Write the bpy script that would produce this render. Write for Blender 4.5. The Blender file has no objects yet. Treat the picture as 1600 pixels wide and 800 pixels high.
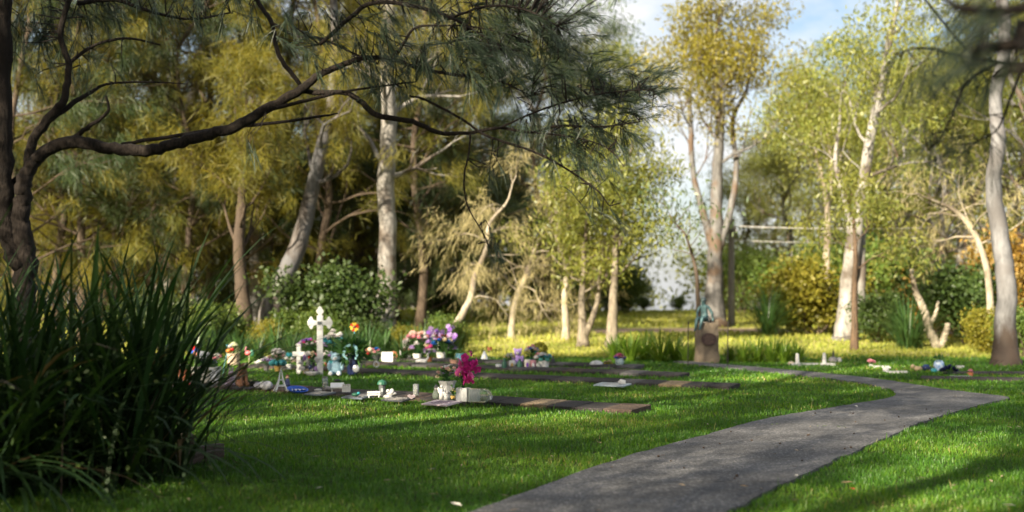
import bpy, math, random
import numpy as np
from mathutils import Vector, Matrix

# ------------------------------------------------------------------ camera, sky, sun, exposure
S = bpy.context.scene
COL = S.collection
F = 1900.0          # focal length in pixels of a 1600 px wide frame
EYE = 1.35          # camera height
HOR = 470.0         # image row of the level line
cam_d = bpy.data.cameras.new('camera')
cam = bpy.data.objects.new('camera', cam_d); COL.objects.link(cam)
cam.location = (0, 0, EYE); cam.rotation_euler = (math.radians(90), 0, 0)
cam_d.sensor_width = 36; cam_d.lens = 36 * F / 1600; cam_d.shift_y = (HOR - 400) / 1600
cam_d.clip_start = 0.05; cam_d.clip_end = 2000
cam_d.dof.use_dof = True; cam_d.dof.focus_distance = 13.0; cam_d.dof.aperture_fstop = 0.95
cam_d.dof.aperture_blades = 9
S.camera = cam

SUN = Vector((-0.55, -0.73, 0.41)).normalized()      # towards the sun
W = bpy.data.worlds.new('World'); S.world = W; W.use_nodes = True
wn = W.node_tree; wn.nodes.clear()
def WN(t, **k):
    n = wn.nodes.new(t)
    for a, b in k.items(): setattr(n, a, b)
    return n
sky = WN('ShaderNodeTexSky', sky_type='NISHITA', sun_disc=False)
sky.sun_elevation = math.asin(SUN.z); sky.sun_rotation = math.atan2(SUN.x, SUN.y)
sky.air_density = 1.0; sky.dust_density = 2.5; sky.ozone_density = 1.0
tc = WN('ShaderNodeTexCoord')
mp = WN('ShaderNodeMapping'); mp.inputs['Scale'].default_value = (1, 1, 2.2)
nz = WN('ShaderNodeTexNoise'); nz.inputs['Scale'].default_value = 3.2; nz.inputs['Detail'].default_value = 7; nz.inputs['Roughness'].default_value = 0.58
rp = WN('ShaderNodeValToRGB'); rp.color_ramp.elements[0].position = 0.40; rp.color_ramp.elements[1].position = 0.57
mx = WN('ShaderNodeMix', data_type='RGBA'); mx.inputs[7].default_value = (5.6, 5.6, 5.6, 1)
bg = WN('ShaderNodeBackground'); bg.inputs['Strength'].default_value = 0.05
ow = WN('ShaderNodeOutputWorld')
L = wn.links.new
L(tc.outputs['Generated'], mp.inputs['Vector']); L(mp.outputs['Vector'], nz.inputs['Vector'])
L(nz.outputs['Fac'], rp.inputs['Fac']); L(rp.outputs['Color'], mx.inputs[0])
L(sky.outputs['Color'], mx.inputs[6]); L(mx.outputs[2], bg.inputs['Color']); L(bg.outputs['Background'], ow.inputs['Surface'])

sd = bpy.data.lights.new('sun', 'SUN'); sd.energy = 5.0; sd.angle = math.radians(0.53); sd.color = (1.0, 0.87, 0.66)
sun = bpy.data.objects.new('sun', sd); COL.objects.link(sun)
sun.rotation_euler = SUN.to_track_quat('Z', 'Y').to_euler(); sun.location = (-20, -10, 20)

S.view_settings.view_transform = 'Standard'; S.view_settings.look = 'None'
S.view_settings.exposure = 1.95; S.view_settings.gamma = 1.0; S.view_settings.use_curve_mapping = False
S.render.engine = 'CYCLES'
S.cycles.max_bounces = 6; S.cycles.diffuse_bounces = 3; S.cycles.glossy_bounces = 2; S.cycles.transmission_bounces = 4
S.cycles.transparent_max_bounces = 8; S.cycles.use_denoising = True

# ------------------------------------------------------------------ small helpers
R = math.radians
def gz(X, Y):
    """terrain height: level lawn, a gentle bank beyond it, falling away behind the crest"""
    X = np.asarray(X, float); Y = np.asarray(Y, float)
    t = np.clip((Y - 28.5) / 32.0, 0, 1); z = 0.80 * t * t * (3 - 2 * t)
    z = z + 0.05 * np.sin(X * 0.31 + Y * 0.17) * np.clip((Y - 31) / 8, 0, 1)
    z = z - 0.03 * np.clip(Y - 66, 0, 400)
    return z
def at(x, y, Y): return Vector(((x - 800) / F * Y, Y, EYE + (HOR - y) / F * Y))
def g(x, y, z=0.0):
    """the point at height z seen at picture position x, y (level lawn)"""
    Y = F * (EYE - z) / (y - HOR)
    return Vector(((x - 800) / F * Y, Y, z))
def gp(x, Y): 
    X = (x - 800) / F * Y
    return Vector((X, Y, float(gz(X, Y))))

def link(o, parent=None):
    COL.objects.link(o)
    if parent is not None: o.parent = parent
    return o
def tag(o, label=None, cat=None, group=None, kind=None):
    if label: o['label'] = label
    if cat: o['category'] = cat
    if group: o['group'] = group
    if kind: o['kind'] = kind
    return o
def thing(name, label, cat, loc=(0, 0, 0), rz=0.0, group=None, scale=1.0):
    o = bpy.data.objects.new(name, None); COL.objects.link(o); o.empty_display_size = 0.1
    o.location = loc; o.rotation_euler = (0, 0, rz); o.scale = (scale,) * 3
    return tag(o, label, cat, group)

def np_mesh(name, V, Fc, mat=None, smooth=False, tint=None, rnd=None):
    """fast mesh from a vertex array and one face array of constant width"""
    V = np.asarray(V, np.float32); Fc = np.asarray(Fc, np.int32)
    me = bpy.data.meshes.new(name); n, k = Fc.shape
    me.vertices.add(len(V)); me.vertices.foreach_set('co', V.ravel())
    me.loops.add(n * k); me.loops.foreach_set('vertex_index', Fc.ravel())
    me.polygons.add(n); me.polygons.foreach_set('loop_start', np.arange(0, n * k, k, dtype=np.int32))
    me.polygons.foreach_set('loop_total', np.full(n, k, np.int32))
    if smooth: me.polygons.foreach_set('use_smooth', np.ones(n, bool))
    me.update(calc_edges=True)
    if tint is not None:
        a = me.attributes.new('tint', 'FLOAT', 'FACE'); a.data.foreach_set('value', np.asarray(tint, np.float32))
    if mat: me.materials.append(mat)
    return me

class MB:
    def __init__(s): s.v = []; s.f = []
    def add(s, V, Fc):
        o = len(s.v); s.v += [tuple(p) for p in V]; s.f += [tuple(i + o for i in f) for f in Fc]; return s
    def tube(s, pts, rad, n=6, cap=True):
        pts = [Vector(p) for p in pts]
        if not hasattr(rad, '__len__'): rad = [rad] * len(pts)
        V = []; Fc = []
        u = None
        for i, p in enumerate(pts):
            t = (pts[min(i + 1, len(pts) - 1)] - pts[max(i - 1, 0)])
            t = t.normalized() if t.length > 1e-9 else Vector((0, 0, 1))
            if u is None:
                u = t.cross(Vector((0, 0, 1)))
                if u.length < 0.1: u = t.cross(Vector((1, 0, 0)))
            u = (u - t * u.dot(t)).normalized(); w = t.cross(u)
            for k in range(n):
                a = 2 * math.pi * k / n
                V.append(p + (u * math.cos(a) + w * math.sin(a)) * rad[i])
        for i in range(len(pts) - 1):
            for k in range(n):
                Fc.append((i * n + k, i * n + (k + 1) % n, (i + 1) * n + (k + 1) % n, (i + 1) * n + k))
        if cap:
            Fc.append(tuple(range(n - 1, -1, -1))); Fc.append(tuple((len(pts) - 1) * n + k for k in range(n)))
        return s.add(V, Fc)
    def box(s, c, d, rz=0.0, taper=1.0, rx=0.0):
        m = Matrix.Rotation(rz, 3, 'Z') @ Matrix.Rotation(rx, 3, 'X'); c = Vector(c); V = []
        for z in (-.5, .5):
            k = 1.0 if z < 0 else taper
            for x, y in ((-.5, -.5), (.5, -.5), (.5, .5), (-.5, .5)):
                V.append(c + m @ Vector((x * d[0] * k, y * d[1] * k, z * d[2])))
        return s.add(V, [(3, 2, 1, 0), (4, 5, 6, 7), (0, 1, 5, 4), (1, 2, 6, 5), (2, 3, 7, 6), (3, 0, 4, 7)])
    def lathe(s, prof, c=(0, 0, 0), n=14, sx=1.0, sy=1.0):
        V = []; Fc = []
        for r, z in prof:
            for k in range(n):
                a = 2 * math.pi * k / n; V.append((c[0] + r * math.cos(a) * sx, c[1] + r * math.sin(a) * sy, c[2] + z))
        for i in range(len(prof) - 1):
            for k in range(n): Fc.append((i * n + k, i * n + (k + 1) % n, (i + 1) * n + (k + 1) % n, (i + 1) * n + k))
        Fc.append(tuple(range(n - 1, -1, -1))); Fc.append(tuple((len(prof) - 1) * n + k for k in range(n)))
        return s.add(V, Fc)
    def ell(s, c, r, n=10, m=7, rot=None):
        if not hasattr(r, '__len__'): r = (r, r, r)
        V = []; Fc = []; c = Vector(c)
        for i in range(m + 1):
            th = math.pi * i / m
            for k in range(n):
                a = 2 * math.pi * k / n
                p = Vector((r[0] * max(math.sin(th), .02) * math.cos(a), r[1] * max(math.sin(th), .02) * math.sin(a), -r[2] * math.cos(th)))
                V.append(c + (rot @ p if rot else p))
        for i in range(m):
            for k in range(n): Fc.append((i * n + k, i * n + (k + 1) % n, (i + 1) * n + (k + 1) % n, (i + 1) * n + k))
        Fc.append(tuple(range(n - 1, -1, -1))); Fc.append(tuple(m * n + k for k in range(n)))
        return s.add(V, Fc)
    def prism(s, out, y0, y1):
        """outline in x-z, thickness along y"""
        n = len(out); V = [(x, y0, z) for x, z in out] + [(x, y1, z) for x, z in out]
        Fc = [tuple(range(n)), tuple(range(2 * n - 1, n - 1, -1))] + [(k, n + k, n + (k + 1) % n, (k + 1) % n) for k in range(n)]
        return s.add(V, Fc)
    def mesh(s, name, mat, smooth=False):
        me = bpy.data.meshes.new(name); me.from_pydata(s.v, [], s.f)
        if smooth: me.polygons.foreach_set('use_smooth', [True] * len(me.polygons))
        me.update(); me.materials.append(mat); return me
    def build(s, name, mat, parent=None, smooth=False, loc=None, bevel=0.0):
        o = bpy.data.objects.new(name, s.mesh(name, mat, smooth)); link(o, parent)
        if loc is not None: o.location = loc
        if bevel:
            b = o.modifiers.new('bevel', 'BEVEL'); b.width = bevel; b.segments = 2; b.limit_method = 'ANGLE'
        return o
def obj(name, me, parent=None, loc=None, rot=None, scale=None):
    o = link(bpy.data.objects.new(name, me), parent)
    if loc is not None: o.location = loc
    if rot is not None: o.rotation_euler = rot
    if scale is not None: o.scale = scale if hasattr(scale, '__len__') else (scale,) * 3
    return o

# ------------------------------------------------------------------ materials
MATS = {}
def mat_base(name):
    m = bpy.data.materials.new(name); m.use_nodes = True; nt = m.node_tree
    b = nt.nodes['Principled BSDF']; return m, nt, b
def mat(name, c, rough=0.6, c2=None, scale=8.0, bump=0.0, metal=0.0, detail=5.0, spec=0.4, lo=.35, hi=.65, stretch=None, coat=0.0, trans=0.0):
    """colour with a soft noise mottling in object coordinates"""
    if name in MATS: return MATS[name]
    m, nt, b = mat_base(name); MATS[name] = m
    b.inputs['Roughness'].default_value = rough; b.inputs['Metallic'].default_value = metal
    b.inputs['Specular IOR Level'].default_value = spec; b.inputs['Coat Weight'].default_value = coat
    b.inputs['Transmission Weight'].default_value = trans
    c2 = c2 or tuple(min(1, x * 0.72) for x in c)
    t = nt.nodes.new('ShaderNodeTexCoord'); n = nt.nodes.new('ShaderNodeTexNoise'); r = nt.nodes.new('ShaderNodeValToRGB')
    src = t.outputs['Object']
    if stretch:
        mp_ = nt.nodes.new('ShaderNodeMapping'); mp_.inputs['Scale'].default_value = stretch
        nt.links.new(src, mp_.inputs['Vector']); src = mp_.outputs['Vector']
    n.inputs['Scale'].default_value = scale; n.inputs['Detail'].default_value = detail
    r.color_ramp.elements[0].position = lo; r.color_ramp.elements[0].color = (*c2, 1)
    r.color_ramp.elements[1].position = hi; r.color_ramp.elements[1].color = (*c, 1)
    nt.links.new(src, n.inputs['Vector']); nt.links.new(n.outputs['Fac'], r.inputs['Fac']); nt.links.new(r.outputs['Color'], b.inputs['Base Color'])
    if bump:
        bu = nt.nodes.new('ShaderNodeBump'); bu.inputs['Strength'].default_value = bump; bu.inputs['Distance'].default_value = 0.02
        nt.links.new(n.outputs['Fac'], bu.inputs['Height']); nt.links.new(bu.outputs['Normal'], b.inputs['Normal'])
    return m
def leafmat(name, c1, c2, trans=0.4, tcol=None, rough=0.5, spec=0.35, vary=0.25):
    """leaf: per leaf tint between two colours, light passing through"""
    if name in MATS: return MATS[name]
    m, nt, b = mat_base(name); MATS[name] = m
    N = nt.nodes.new; lk = nt.links.new
    a = N('ShaderNodeAttribute'); a.attribute_name = 'tint'
    r = N('ShaderNodeMix'); r.data_type = 'RGBA'; r.inputs[6].default_value = (*c1, 1); r.inputs[7].default_value = (*c2, 1)
    lk(a.outputs['Fac'], r.inputs[0])
    oi = N('ShaderNodeObjectInfo'); h = N('ShaderNodeHueSaturation')
    mr = N('ShaderNodeMapRange'); mr.inputs[3].default_value = 1 - vary; mr.inputs[4].default_value = 1 + vary
    lk(oi.outputs['Random'], mr.inputs[0]); lk(mr.outputs[0], h.inputs['Value']); lk(r.outputs[2], h.inputs['Color'])
    lk(h.outputs['Color'], b.inputs['Base Color'])
    b.inputs['Roughness'].default_value = rough; b.inputs['Specular IOR Level'].default_value = spec
    t = N('ShaderNodeBsdfTranslucent'); g2 = N('ShaderNodeMix'); g2.data_type = 'RGBA'; g2.blend_type = 'MULTIPLY'; g2.inputs[0].default_value = 1
    g2.inputs[7].default_value = (*(tcol or (1.6, 1.45, 0.7)), 1)
    lk(h.outputs['Color'], g2.inputs[6]); lk(g2.outputs[2], t.inputs['Color'])
    ms = N('ShaderNodeMixShader'); ms.inputs[0].default_value = trans
    lk(b.outputs[0], ms.inputs[1]); lk(t.outputs[0], ms.inputs[2]); lk(ms.outputs[0], nt.nodes['Material Output'].inputs['Surface'])
    return m
def glassmat(name, c=(.9, .95, .95), rough=0.05):
    if name in MATS: return MATS[name]
    m, nt, b = mat_base(name); MATS[name] = m
    b.inputs['Base Color'].default_value = (*c, 1); b.inputs['Roughness'].default_value = rough
    b.inputs['Transmission Weight'].default_value = 0.85; b.inputs['IOR'].default_value = 1.25
    return m
def barkmat(name, ca, cb, cc, sx=6.0, sz=0.8, bump=0.6, rough=0.85, foot=None, footz=1.0):
    """bark: streaks along the stem, patches of a third colour"""
    if name in MATS: return MATS[name]
    m, nt, b = mat_base(name); MATS[name] = m
    N = nt.nodes.new; lk = nt.links.new
    t = N('ShaderNodeTexCoord'); mp_ = N('ShaderNodeMapping'); mp_.inputs['Scale'].default_value = (sx, sx, sz)
    n1 = N('ShaderNodeTexNoise'); n1.inputs['Scale'].default_value = 3; n1.inputs['Detail'].default_value = 8; n1.inputs['Roughness'].default_value = .65
    n2 = N('ShaderNodeTexNoise'); n2.inputs['Scale'].default_value = 1.1; n2.inputs['Detail'].default_value = 4
    lk(t.outputs['Object'], mp_.inputs['Vector']); lk(mp_.outputs['Vector'], n1.inputs['Vector']); lk(t.outputs['Object'], n2.inputs['Vector'])
    r = N('ShaderNodeValToRGB'); r.color_ramp.elements[0].position = .36; r.color_ramp.elements[1].position = .66
    r.color_ramp.elements[0].color = (*ca, 1); r.color_ramp.elements[1].color = (*cb, 1)
    r2 = N('ShaderNodeValToRGB'); r2.color_ramp.elements[0].position = .5; r2.color_ramp.elements[1].position = .6
    mix = N('ShaderNodeMix'); mix.data_type = 'RGBA'; mix.inputs[7].default_value = (*cc, 1)
    lk(n1.outputs['Fac'], r.inputs['Fac']); lk(n2.outputs['Fac'], r2.inputs['Fac']); lk(r2.outputs['Color'], mix.inputs[0]); lk(r.outputs['Color'], mix.inputs[6])
    col = mix.outputs[2]
    if foot:      # old rough bark held round the foot of the stem
        sz_ = N('ShaderNodeSeparateXYZ'); lk(t.outputs['Object'], sz_.inputs[0]); ma = N('ShaderNodeMath'); ma.operation = 'MULTIPLY_ADD'; ma.inputs[1].default_value = 1.6; lk(n1.outputs['Fac'], ma.inputs[0]); lk(sz_.outputs['Z'], ma.inputs[2])
        mr = N('ShaderNodeMapRange'); mr.inputs[1].default_value = footz + .5; mr.inputs[2].default_value = footz + 1.1; lk(ma.outputs[0], mr.inputs[0])
        m3 = N('ShaderNodeMix'); m3.data_type = 'RGBA'; m3.inputs[6].default_value = (*foot, 1); lk(mr.outputs[0], m3.inputs[0]); lk(col, m3.inputs[7]); col = m3.outputs[2]
    lk(col, b.inputs['Base Color']); b.inputs['Roughness'].default_value = rough; b.inputs['Specular IOR Level'].default_value = .2
    bu = N('ShaderNodeBump'); bu.inputs['Strength'].default_value = bump; bu.inputs['Distance'].default_value = .03
    lk(n1.outputs['Fac'], bu.inputs['Height']); lk(bu.outputs['Normal'], b.inputs['Normal'])
    return m

M_casu_shade = leafmat('casuarina_needles_shaded', (.018, .036, .013), (.048, .068, .019), .32, (1.5, 1.35, .55))  # darker copy: the wood's shaded masses are put into the needle colour
M_casu_sun = leafmat('casuarina_needles_sunlit', (.072, .082, .014), (.185, .168, .027), .48, (1.7, 1.4, .5))  # brighter copy: sunlit glints of the wood painted as lighter needles
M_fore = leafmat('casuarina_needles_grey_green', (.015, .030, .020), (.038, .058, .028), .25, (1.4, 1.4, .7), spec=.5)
M_gum = leafmat('gum_leaves', (.10, .13, .030), (.23, .235, .055), .48, (1.6, 1.4, .5), rough=.4)
M_gumsun = leafmat('gum_leaves_sunlit_gold', (.14, .145, .022), (.31, .27, .038), .42, (1.6, 1.3, .4), rough=.4)  # the sun's gold on the tall crown is painted into these leaves
M_gumblue = leafmat('gum_leaves_blue_green', (.055, .090, .045), (.12, .155, .065), .3, (1.5, 1.4, .7), rough=.4)
M_shrubd = leafmat('shrub_leaves_dark', (.025, .050, .012), (.060, .095, .020), .3)
M_shrub = leafmat('shrub_leaves_green', (.05, .095, .016), (.12, .16, .03), .35)
M_shruby = leafmat('shrub_leaves_yellow', (.12, .13, .014), (.23, .20, .025), .4)
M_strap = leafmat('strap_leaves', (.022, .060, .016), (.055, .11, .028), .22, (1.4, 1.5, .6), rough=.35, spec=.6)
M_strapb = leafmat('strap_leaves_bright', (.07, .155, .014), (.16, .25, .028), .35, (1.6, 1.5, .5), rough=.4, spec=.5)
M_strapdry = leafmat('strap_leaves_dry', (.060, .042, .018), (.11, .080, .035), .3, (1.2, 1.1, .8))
M_dead = leafmat('dead_twigs_pale', (.30, .27, .12), (.52, .45, .23), .3, (1.1, 1.0, .8), rough=.9)
M_grass = leafmat('lawn_grass', (.045, .115, .010), (.105, .185, .018), .38, (1.9, 1.75, .55), rough=.45, vary=0)
def grass_ramp(m, stops):
    nt = m.node_tree; mixn = [n for n in nt.nodes if n.bl_idname == 'ShaderNodeMix' and n.blend_type == 'MIX'][0]; at_ = [n for n in nt.nodes if n.bl_idname == 'ShaderNodeAttribute'][0]
    r = nt.nodes.new('ShaderNodeValToRGB'); cr_ = r.color_ramp
    cr_.elements[0].position, cr_.elements[0].color = stops[0][0], (*stops[0][1], 1); cr_.elements[1].position, cr_.elements[1].color = stops[-1][0], (*stops[-1][1], 1)
    for p_, c_ in stops[1:-1]: e_ = cr_.elements.new(p_); e_.color = (*c_, 1)
    nt.links.new(at_.outputs['Fac'], r.inputs['Fac'])
    for l_ in list(mixn.outputs[2].links): nt.links.new(r.outputs['Color'], l_.to_socket)
grass_ramp(M_grass, [(0, (.030, .100, .012)), (.45, (.062, .155, .014)), (.88, (.135, .235, .022)), (.95, (.22, .22, .06)), (1, (.32, .27, .12))])
M_grassdry = leafmat('bank_grass', (.19, .24, .030), (.42, .40, .09), .4, (1.3, 1.2, .6), rough=.7, vary=0)
M_rust = leafmat('rusty_leaves', (.13, .10, .02), (.28, .17, .035), .4, (1.4, 1.1, .5))

B_casu = barkmat('casuarina_bark', (.030, .022, .016), (.11, .082, .058), (.060, .045, .034), 14, 2.0, .9)
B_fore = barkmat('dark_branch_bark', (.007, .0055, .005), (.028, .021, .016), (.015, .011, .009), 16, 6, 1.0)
B_gum = barkmat('smooth_gum_bark', (.12, .115, .108), (.30, .285, .265), (.085, .070, .058), 2.0, .5, .25, .6)
B_gumgrey = barkmat('grey_gum_bark', (.060, .058, .058), (.16, .155, .15), (.10, .070, .050), 3.0, .5, .4, .7)
B_rough = barkmat('rough_orange_bark', (.035, .026, .019), (.135, .088, .055), (.075, .052, .036), 8, 1.0, .9)
B_sap = barkmat('sapling_bark', (.10, .085, .065), (.24, .205, .155), (.08, .065, .05), 5, 1.2, .4)
B_pale = barkmat('pale_dead_bark', (.20, .175, .13), (.38, .33, .26), (.14, .115, .085), 5, 1.2, .4)

# ------------------------------------------------------------------ setting: ground, path, dirt track
def catmull(P, n):
    P = [np.asarray(p, float) for p in P]; P = [2 * P[0] - P[1]] + P + [2 * P[-1] - P[-2]]
    out = []
    for i in range(1, len(P) - 2):
        for t in np.linspace(0, 1, n, endpoint=False):
            a, b, c, d = P[i - 1], P[i], P[i + 1], P[i + 2]
            out.append(.5 * (2 * b + (c - a) * t + (2 * a - 5 * b + 4 * c - d) * t * t + (3 * b - a - 3 * c + d) * t ** 3))
    out.append(P[-2]); return np.array(out)
def resample(C, n):
    s = np.r_[0, np.cumsum(np.linalg.norm(np.diff(C, axis=0), axis=1))]; q = np.linspace(0, s[-1], n)
    return np.stack([np.interp(q, s, C[:, k]) for k in range(C.shape[1])], 1)

def ground_material():
    m, nt, b = mat_base('lawn_soil'); N = nt.nodes.new; lk = nt.links.new
    ge = N('ShaderNodeNewGeometry'); sp = N('ShaderNodeSeparateXYZ'); lk(ge.outputs['Position'], sp.inputs[0])
    n1 = N('ShaderNodeTexNoise'); n1.inputs['Scale'].default_value = .35; n1.inputs['Detail'].default_value = 6; lk(ge.outputs['Position'], n1.inputs['Vector'])
    n2 = N('ShaderNodeTexNoise'); n2.inputs['Scale'].default_value = 9; n2.inputs['Detail'].default_value = 6; lk(ge.outputs['Position'], n2.inputs['Vector'])
    ad = N('ShaderNodeMath'); ad.operation = 'MULTIPLY_ADD'; ad.inputs[1].default_value = 7.0; lk(n1.outputs['Fac'], ad.inputs[0]); lk(sp.outputs['Y'], ad.inputs[2])
    mr = N('ShaderNodeMapRange'); mr.inputs[1].default_value = 32.0; mr.inputs[2].default_value = 34.5; lk(ad.outputs[0], mr.inputs[0])
    ra = N('ShaderNodeValToRGB'); ra.color_ramp.elements[0].position = .35; ra.color_ramp.elements[0].color = (.022, .030, .008, 1)
    ra.color_ramp.elements[1].position = .68; ra.color_ramp.elements[1].color = (.05, .075, .016, 1); lk(n2.outputs['Fac'], ra.inputs['Fac'])
    rb = N('ShaderNodeValToRGB'); rb.color_ramp.elements[0].position = .40; rb.color_ramp.elements[0].color = (.17, .21, .032, 1)
    rb.color_ramp.elements[1].position = .62; rb.color_ramp.elements[1].color = (.46, .40, .17, 1)
    av = N('ShaderNodeMath'); av.operation = 'ADD'; hf = N('ShaderNodeMath'); hf.operation = 'MULTIPLY'; hf.inputs[1].default_value = .5
    lk(n1.outputs['Fac'], av.inputs[0]); lk(n2.outputs['Fac'], av.inputs[1]); lk(av.outputs[0], hf.inputs[0]); lk(hf.outputs[0], rb.inputs['Fac'])
    mx_ = N('ShaderNodeMix'); mx_.data_type = 'RGBA'; lk(mr.outputs[0], mx_.inputs[0]); lk(ra.outputs['Color'], mx_.inputs[6]); lk(rb.outputs['Color'], mx_.inputs[7])
    lk(mx_.outputs[2], b.inputs['Base Color']); b.inputs['Roughness'].default_value = .95; b.inputs['Specular IOR Level'].default_value = .1
    bu = N('ShaderNodeBump'); bu.inputs['Strength'].default_value = .5; bu.inputs['Distance'].default_value = .04; lk(n2.outputs['Fac'], bu.inputs['Height']); lk(bu.outputs['Normal'], b.inputs['Normal'])
    return m
M_ground = ground_material()
q = np.linspace(-1, 1, 121); xs = np.sign(q) * np.abs(q) ** 2.0 * 420
ys = np.r_[np.linspace(-60, 0, 8)[:-1], np.linspace(0, 75, 76), 75 + np.linspace(0, 1, 24)[1:] ** 2 * 500]
GX, GY = np.meshgrid(xs, ys); V = np.stack([GX, GY, gz(GX, GY)], -1).reshape(-1, 3)
nx, ny = len(xs), len(ys); idx = np.arange(nx * ny).reshape(ny, nx)
Fq = np.stack([idx[:-1, :-1], idx[:-1, 1:], idx[1:, 1:], idx[1:, :-1]], -1).reshape(-1, 4)
ground = obj('ground', np_mesh('ground', V, Fq, M_ground, True))
tag(ground, 'lawn and rising grassy bank of the memorial garden', 'ground', kind='structure')

def concrete(name, a, b_, speck, sc=90.0):
    m, nt, b = mat_base(name); N = nt.nodes.new; lk = nt.links.new
    ge = N('ShaderNodeNewGeometry')
    n1 = N('ShaderNodeTexNoise'); n1.inputs['Scale'].default_value = .9; n1.inputs['Detail'].default_value = 7; lk(ge.outputs['Position'], n1.inputs['Vector'])
    n2 = N('ShaderNodeTexVoronoi'); n2.inputs['Scale'].default_value = sc; lk(ge.outputs['Position'], n2.inputs['Vector'])
    r = N('ShaderNodeValToRGB'); r.color_ramp.elements[0].position = .36; r.color_ramp.elements[0].color = (*a, 1); r.color_ramp.elements[1].position = .66; r.color_ramp.elements[1].color = (*b_, 1)
    lk(n1.outputs['Fac'], r.inputs['Fac'])
    sp = N('ShaderNodeSeparateColor'); lk(n2.outputs['Color'], sp.inputs[0])
    r2 = N('ShaderNodeValToRGB'); r2.color_ramp.elements[0].position = .0; r2.color_ramp.elements[0].color = (.42, .42, .42, 1); r2.color_ramp.elements[1].position = 1; r2.color_ramp.elements[1].color = (1.5, 1.5, 1.5, 1)
    e = r2.color_ramp.elements.new(.86); e.color = (1.0, 1.0, 1.0, 1); e2 = r2.color_ramp.elements.new(.90); e2.color = (*speck, 1)
    lk(sp.outputs[0], r2.inputs['Fac'])
    mu = N('ShaderNodeMix'); mu.data_type = 'RGBA'; mu.blend_type = 'MULTIPLY'; mu.inputs[0].default_value = 1; lk(r.outputs['Color'], mu.inputs[6]); lk(r2.outputs['Color'], mu.inputs[7])
    n3 = N('ShaderNodeTexNoise'); n3.inputs['Scale'].default_value = 2.6; n3.inputs['Detail'].default_value = 8; n3.inputs['Roughness'].default_value = .7; lk(ge.outputs['Position'], n3.inputs['Vector'])
    r3 = N('ShaderNodeValToRGB'); r3.color_ramp.elements[0].position = .38; r3.color_ramp.elements[0].color = (.55, .53, .50, 1); r3.color_ramp.elements[1].position = .56; r3.color_ramp.elements[1].color = (1.08, 1.08, 1.08, 1); lk(n3.outputs['Fac'], r3.inputs['Fac'])
    mv = N('ShaderNodeMix'); mv.data_type = 'RGBA'; mv.blend_type = 'MULTIPLY'; mv.inputs[0].default_value = .45; lk(mu.outputs[2], mv.inputs[6]); lk(r3.outputs['Color'], mv.inputs[7])
    lk(mv.outputs[2], b.inputs['Base Color']); b.inputs['Roughness'].default_value = .85; b.inputs['Specular IOR Level'].default_value = .25
    bu = N('ShaderNodeBump'); bu.inputs['Strength'].default_value = .7; bu.inputs['Distance'].default_value = .006; lk(n2.outputs['Distance'], bu.inputs['Height']); lk(bu.outputs['Normal'], b.inputs['Normal'])
    MATS[name] = m; return m
M_path = concrete('exposed_aggregate', (.078, .079, .084), (.150, .150, .154), (2.0, 1.9, 1.8), 75)
PL = resample(catmull([(-1.9, 4.6), (-.2, 7.77), (.49, 9.33), (1.12, 10.6), (1.97, 12.1), (2.89, 13.7), (4.25, 15.45), (5.0, 16.4), (5.5, 17.4), (5.68, 18.8), (5.42, 20.7), (4.78, 22.7), (3.93, 24.9), (3.5, 26.4)], 12), 120)
PR = resample(catmull([(-.2, 4.6), (1.43, 7.77), (2.35, 9.5), (3.56, 11.66), (4.5, 13.3), (5.4, 14.66), (6.2, 15.8), (6.8, 16.6), (6.72, 17.3), (6.5, 18.1), (6.12, 21.0), (5.05, 24.0), (4.3, 25.6), (3.9, 26.9)], 12), 120)
_e = np.random.default_rng(6); PL = PL + _e.normal(0, .012, PL.shape); PR = PR + _e.normal(0, .012, PR.shape)      # broken edges
path = bpy.data.objects.new('path', None); COL.objects.link(path); tag(path, 'winding grey concrete footpath curving through the lawn', 'path', kind='structure')
midY = (PL[:, 1] + PR[:, 1]) / 2
cuts = [0] + [int(np.argmin(np.abs(midY - y))) for y in (8.85, 12.95, 16.7, 19.6, 22.4, 24.8)] + [119]
for a, b_ in zip(cuts[:-1], cuts[1:]):
    l = PL[a:b_ + 1].copy(); r = PR[a:b_ + 1].copy()
    if a: 
        u = l[1] - l[0]; l[0] += u / np.linalg.norm(u) * .022; u = r[1] - r[0]; r[0] += u / np.linalg.norm(u) * .022
    n = len(l); K = 8; V = []; Fc = []
    for i in range(n):
        for k in range(K + 1):
            p = l[i] * (1 - k / K) + r[i] * (k / K); V.append((p[0], p[1], .030 + .006 * math.sin(k / K * math.pi)))
    for i in range(n - 1):
        for k in range(K): j = i * (K + 1) + k; Fc.append((j, j + 1, j + K + 2, j + K + 1))
    rim = [i * (K + 1) for i in range(n)][::-1] + list(range(1, K + 1)) + [i * (K + 1) + K for i in range(1, n)] + [(n - 1) * (K + 1) + k for k in range(K - 1, 0, -1)]
    o = len(V); V += [(V[i][0], V[i][1], -.05) for i in rim]
    for i in range(len(rim)): j = (i + 1) % len(rim); Fc.append((rim[j], rim[i], o + i, o + j))
    MB().add(V, Fc).build('slab', M_path, path)

dt = resample(catmull([(2.8, 41), (6.5, 42.5), (10.5, 43), (15, 42), (22, 41.5), (34, 44)], 10), 60); V = []; Fc = []
rg = np.random.default_rng(4)
for i, p in enumerate(dt):
    for k, s in enumerate((-1, -.4, .3, 1)):
        y = p[1] + s * (1.5 + rg.normal() * .12); V.append((p[0], y, float(gz(p[0], y)) + (.02 if abs(s) < 1 else -.01)))
for i in range(59):
    for k in range(3): j = i * 4 + k; Fc.append((j, j + 4, j + 5, j + 1))
o = MB().add(V, Fc).build('dirt_track', mat('dirt', (.20, .145, .105), .95, (.12, .085, .06), 3, .4), smooth=True)
tag(o, 'brown dirt track crossing the bank behind the statue', 'track', kind='structure')

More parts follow.
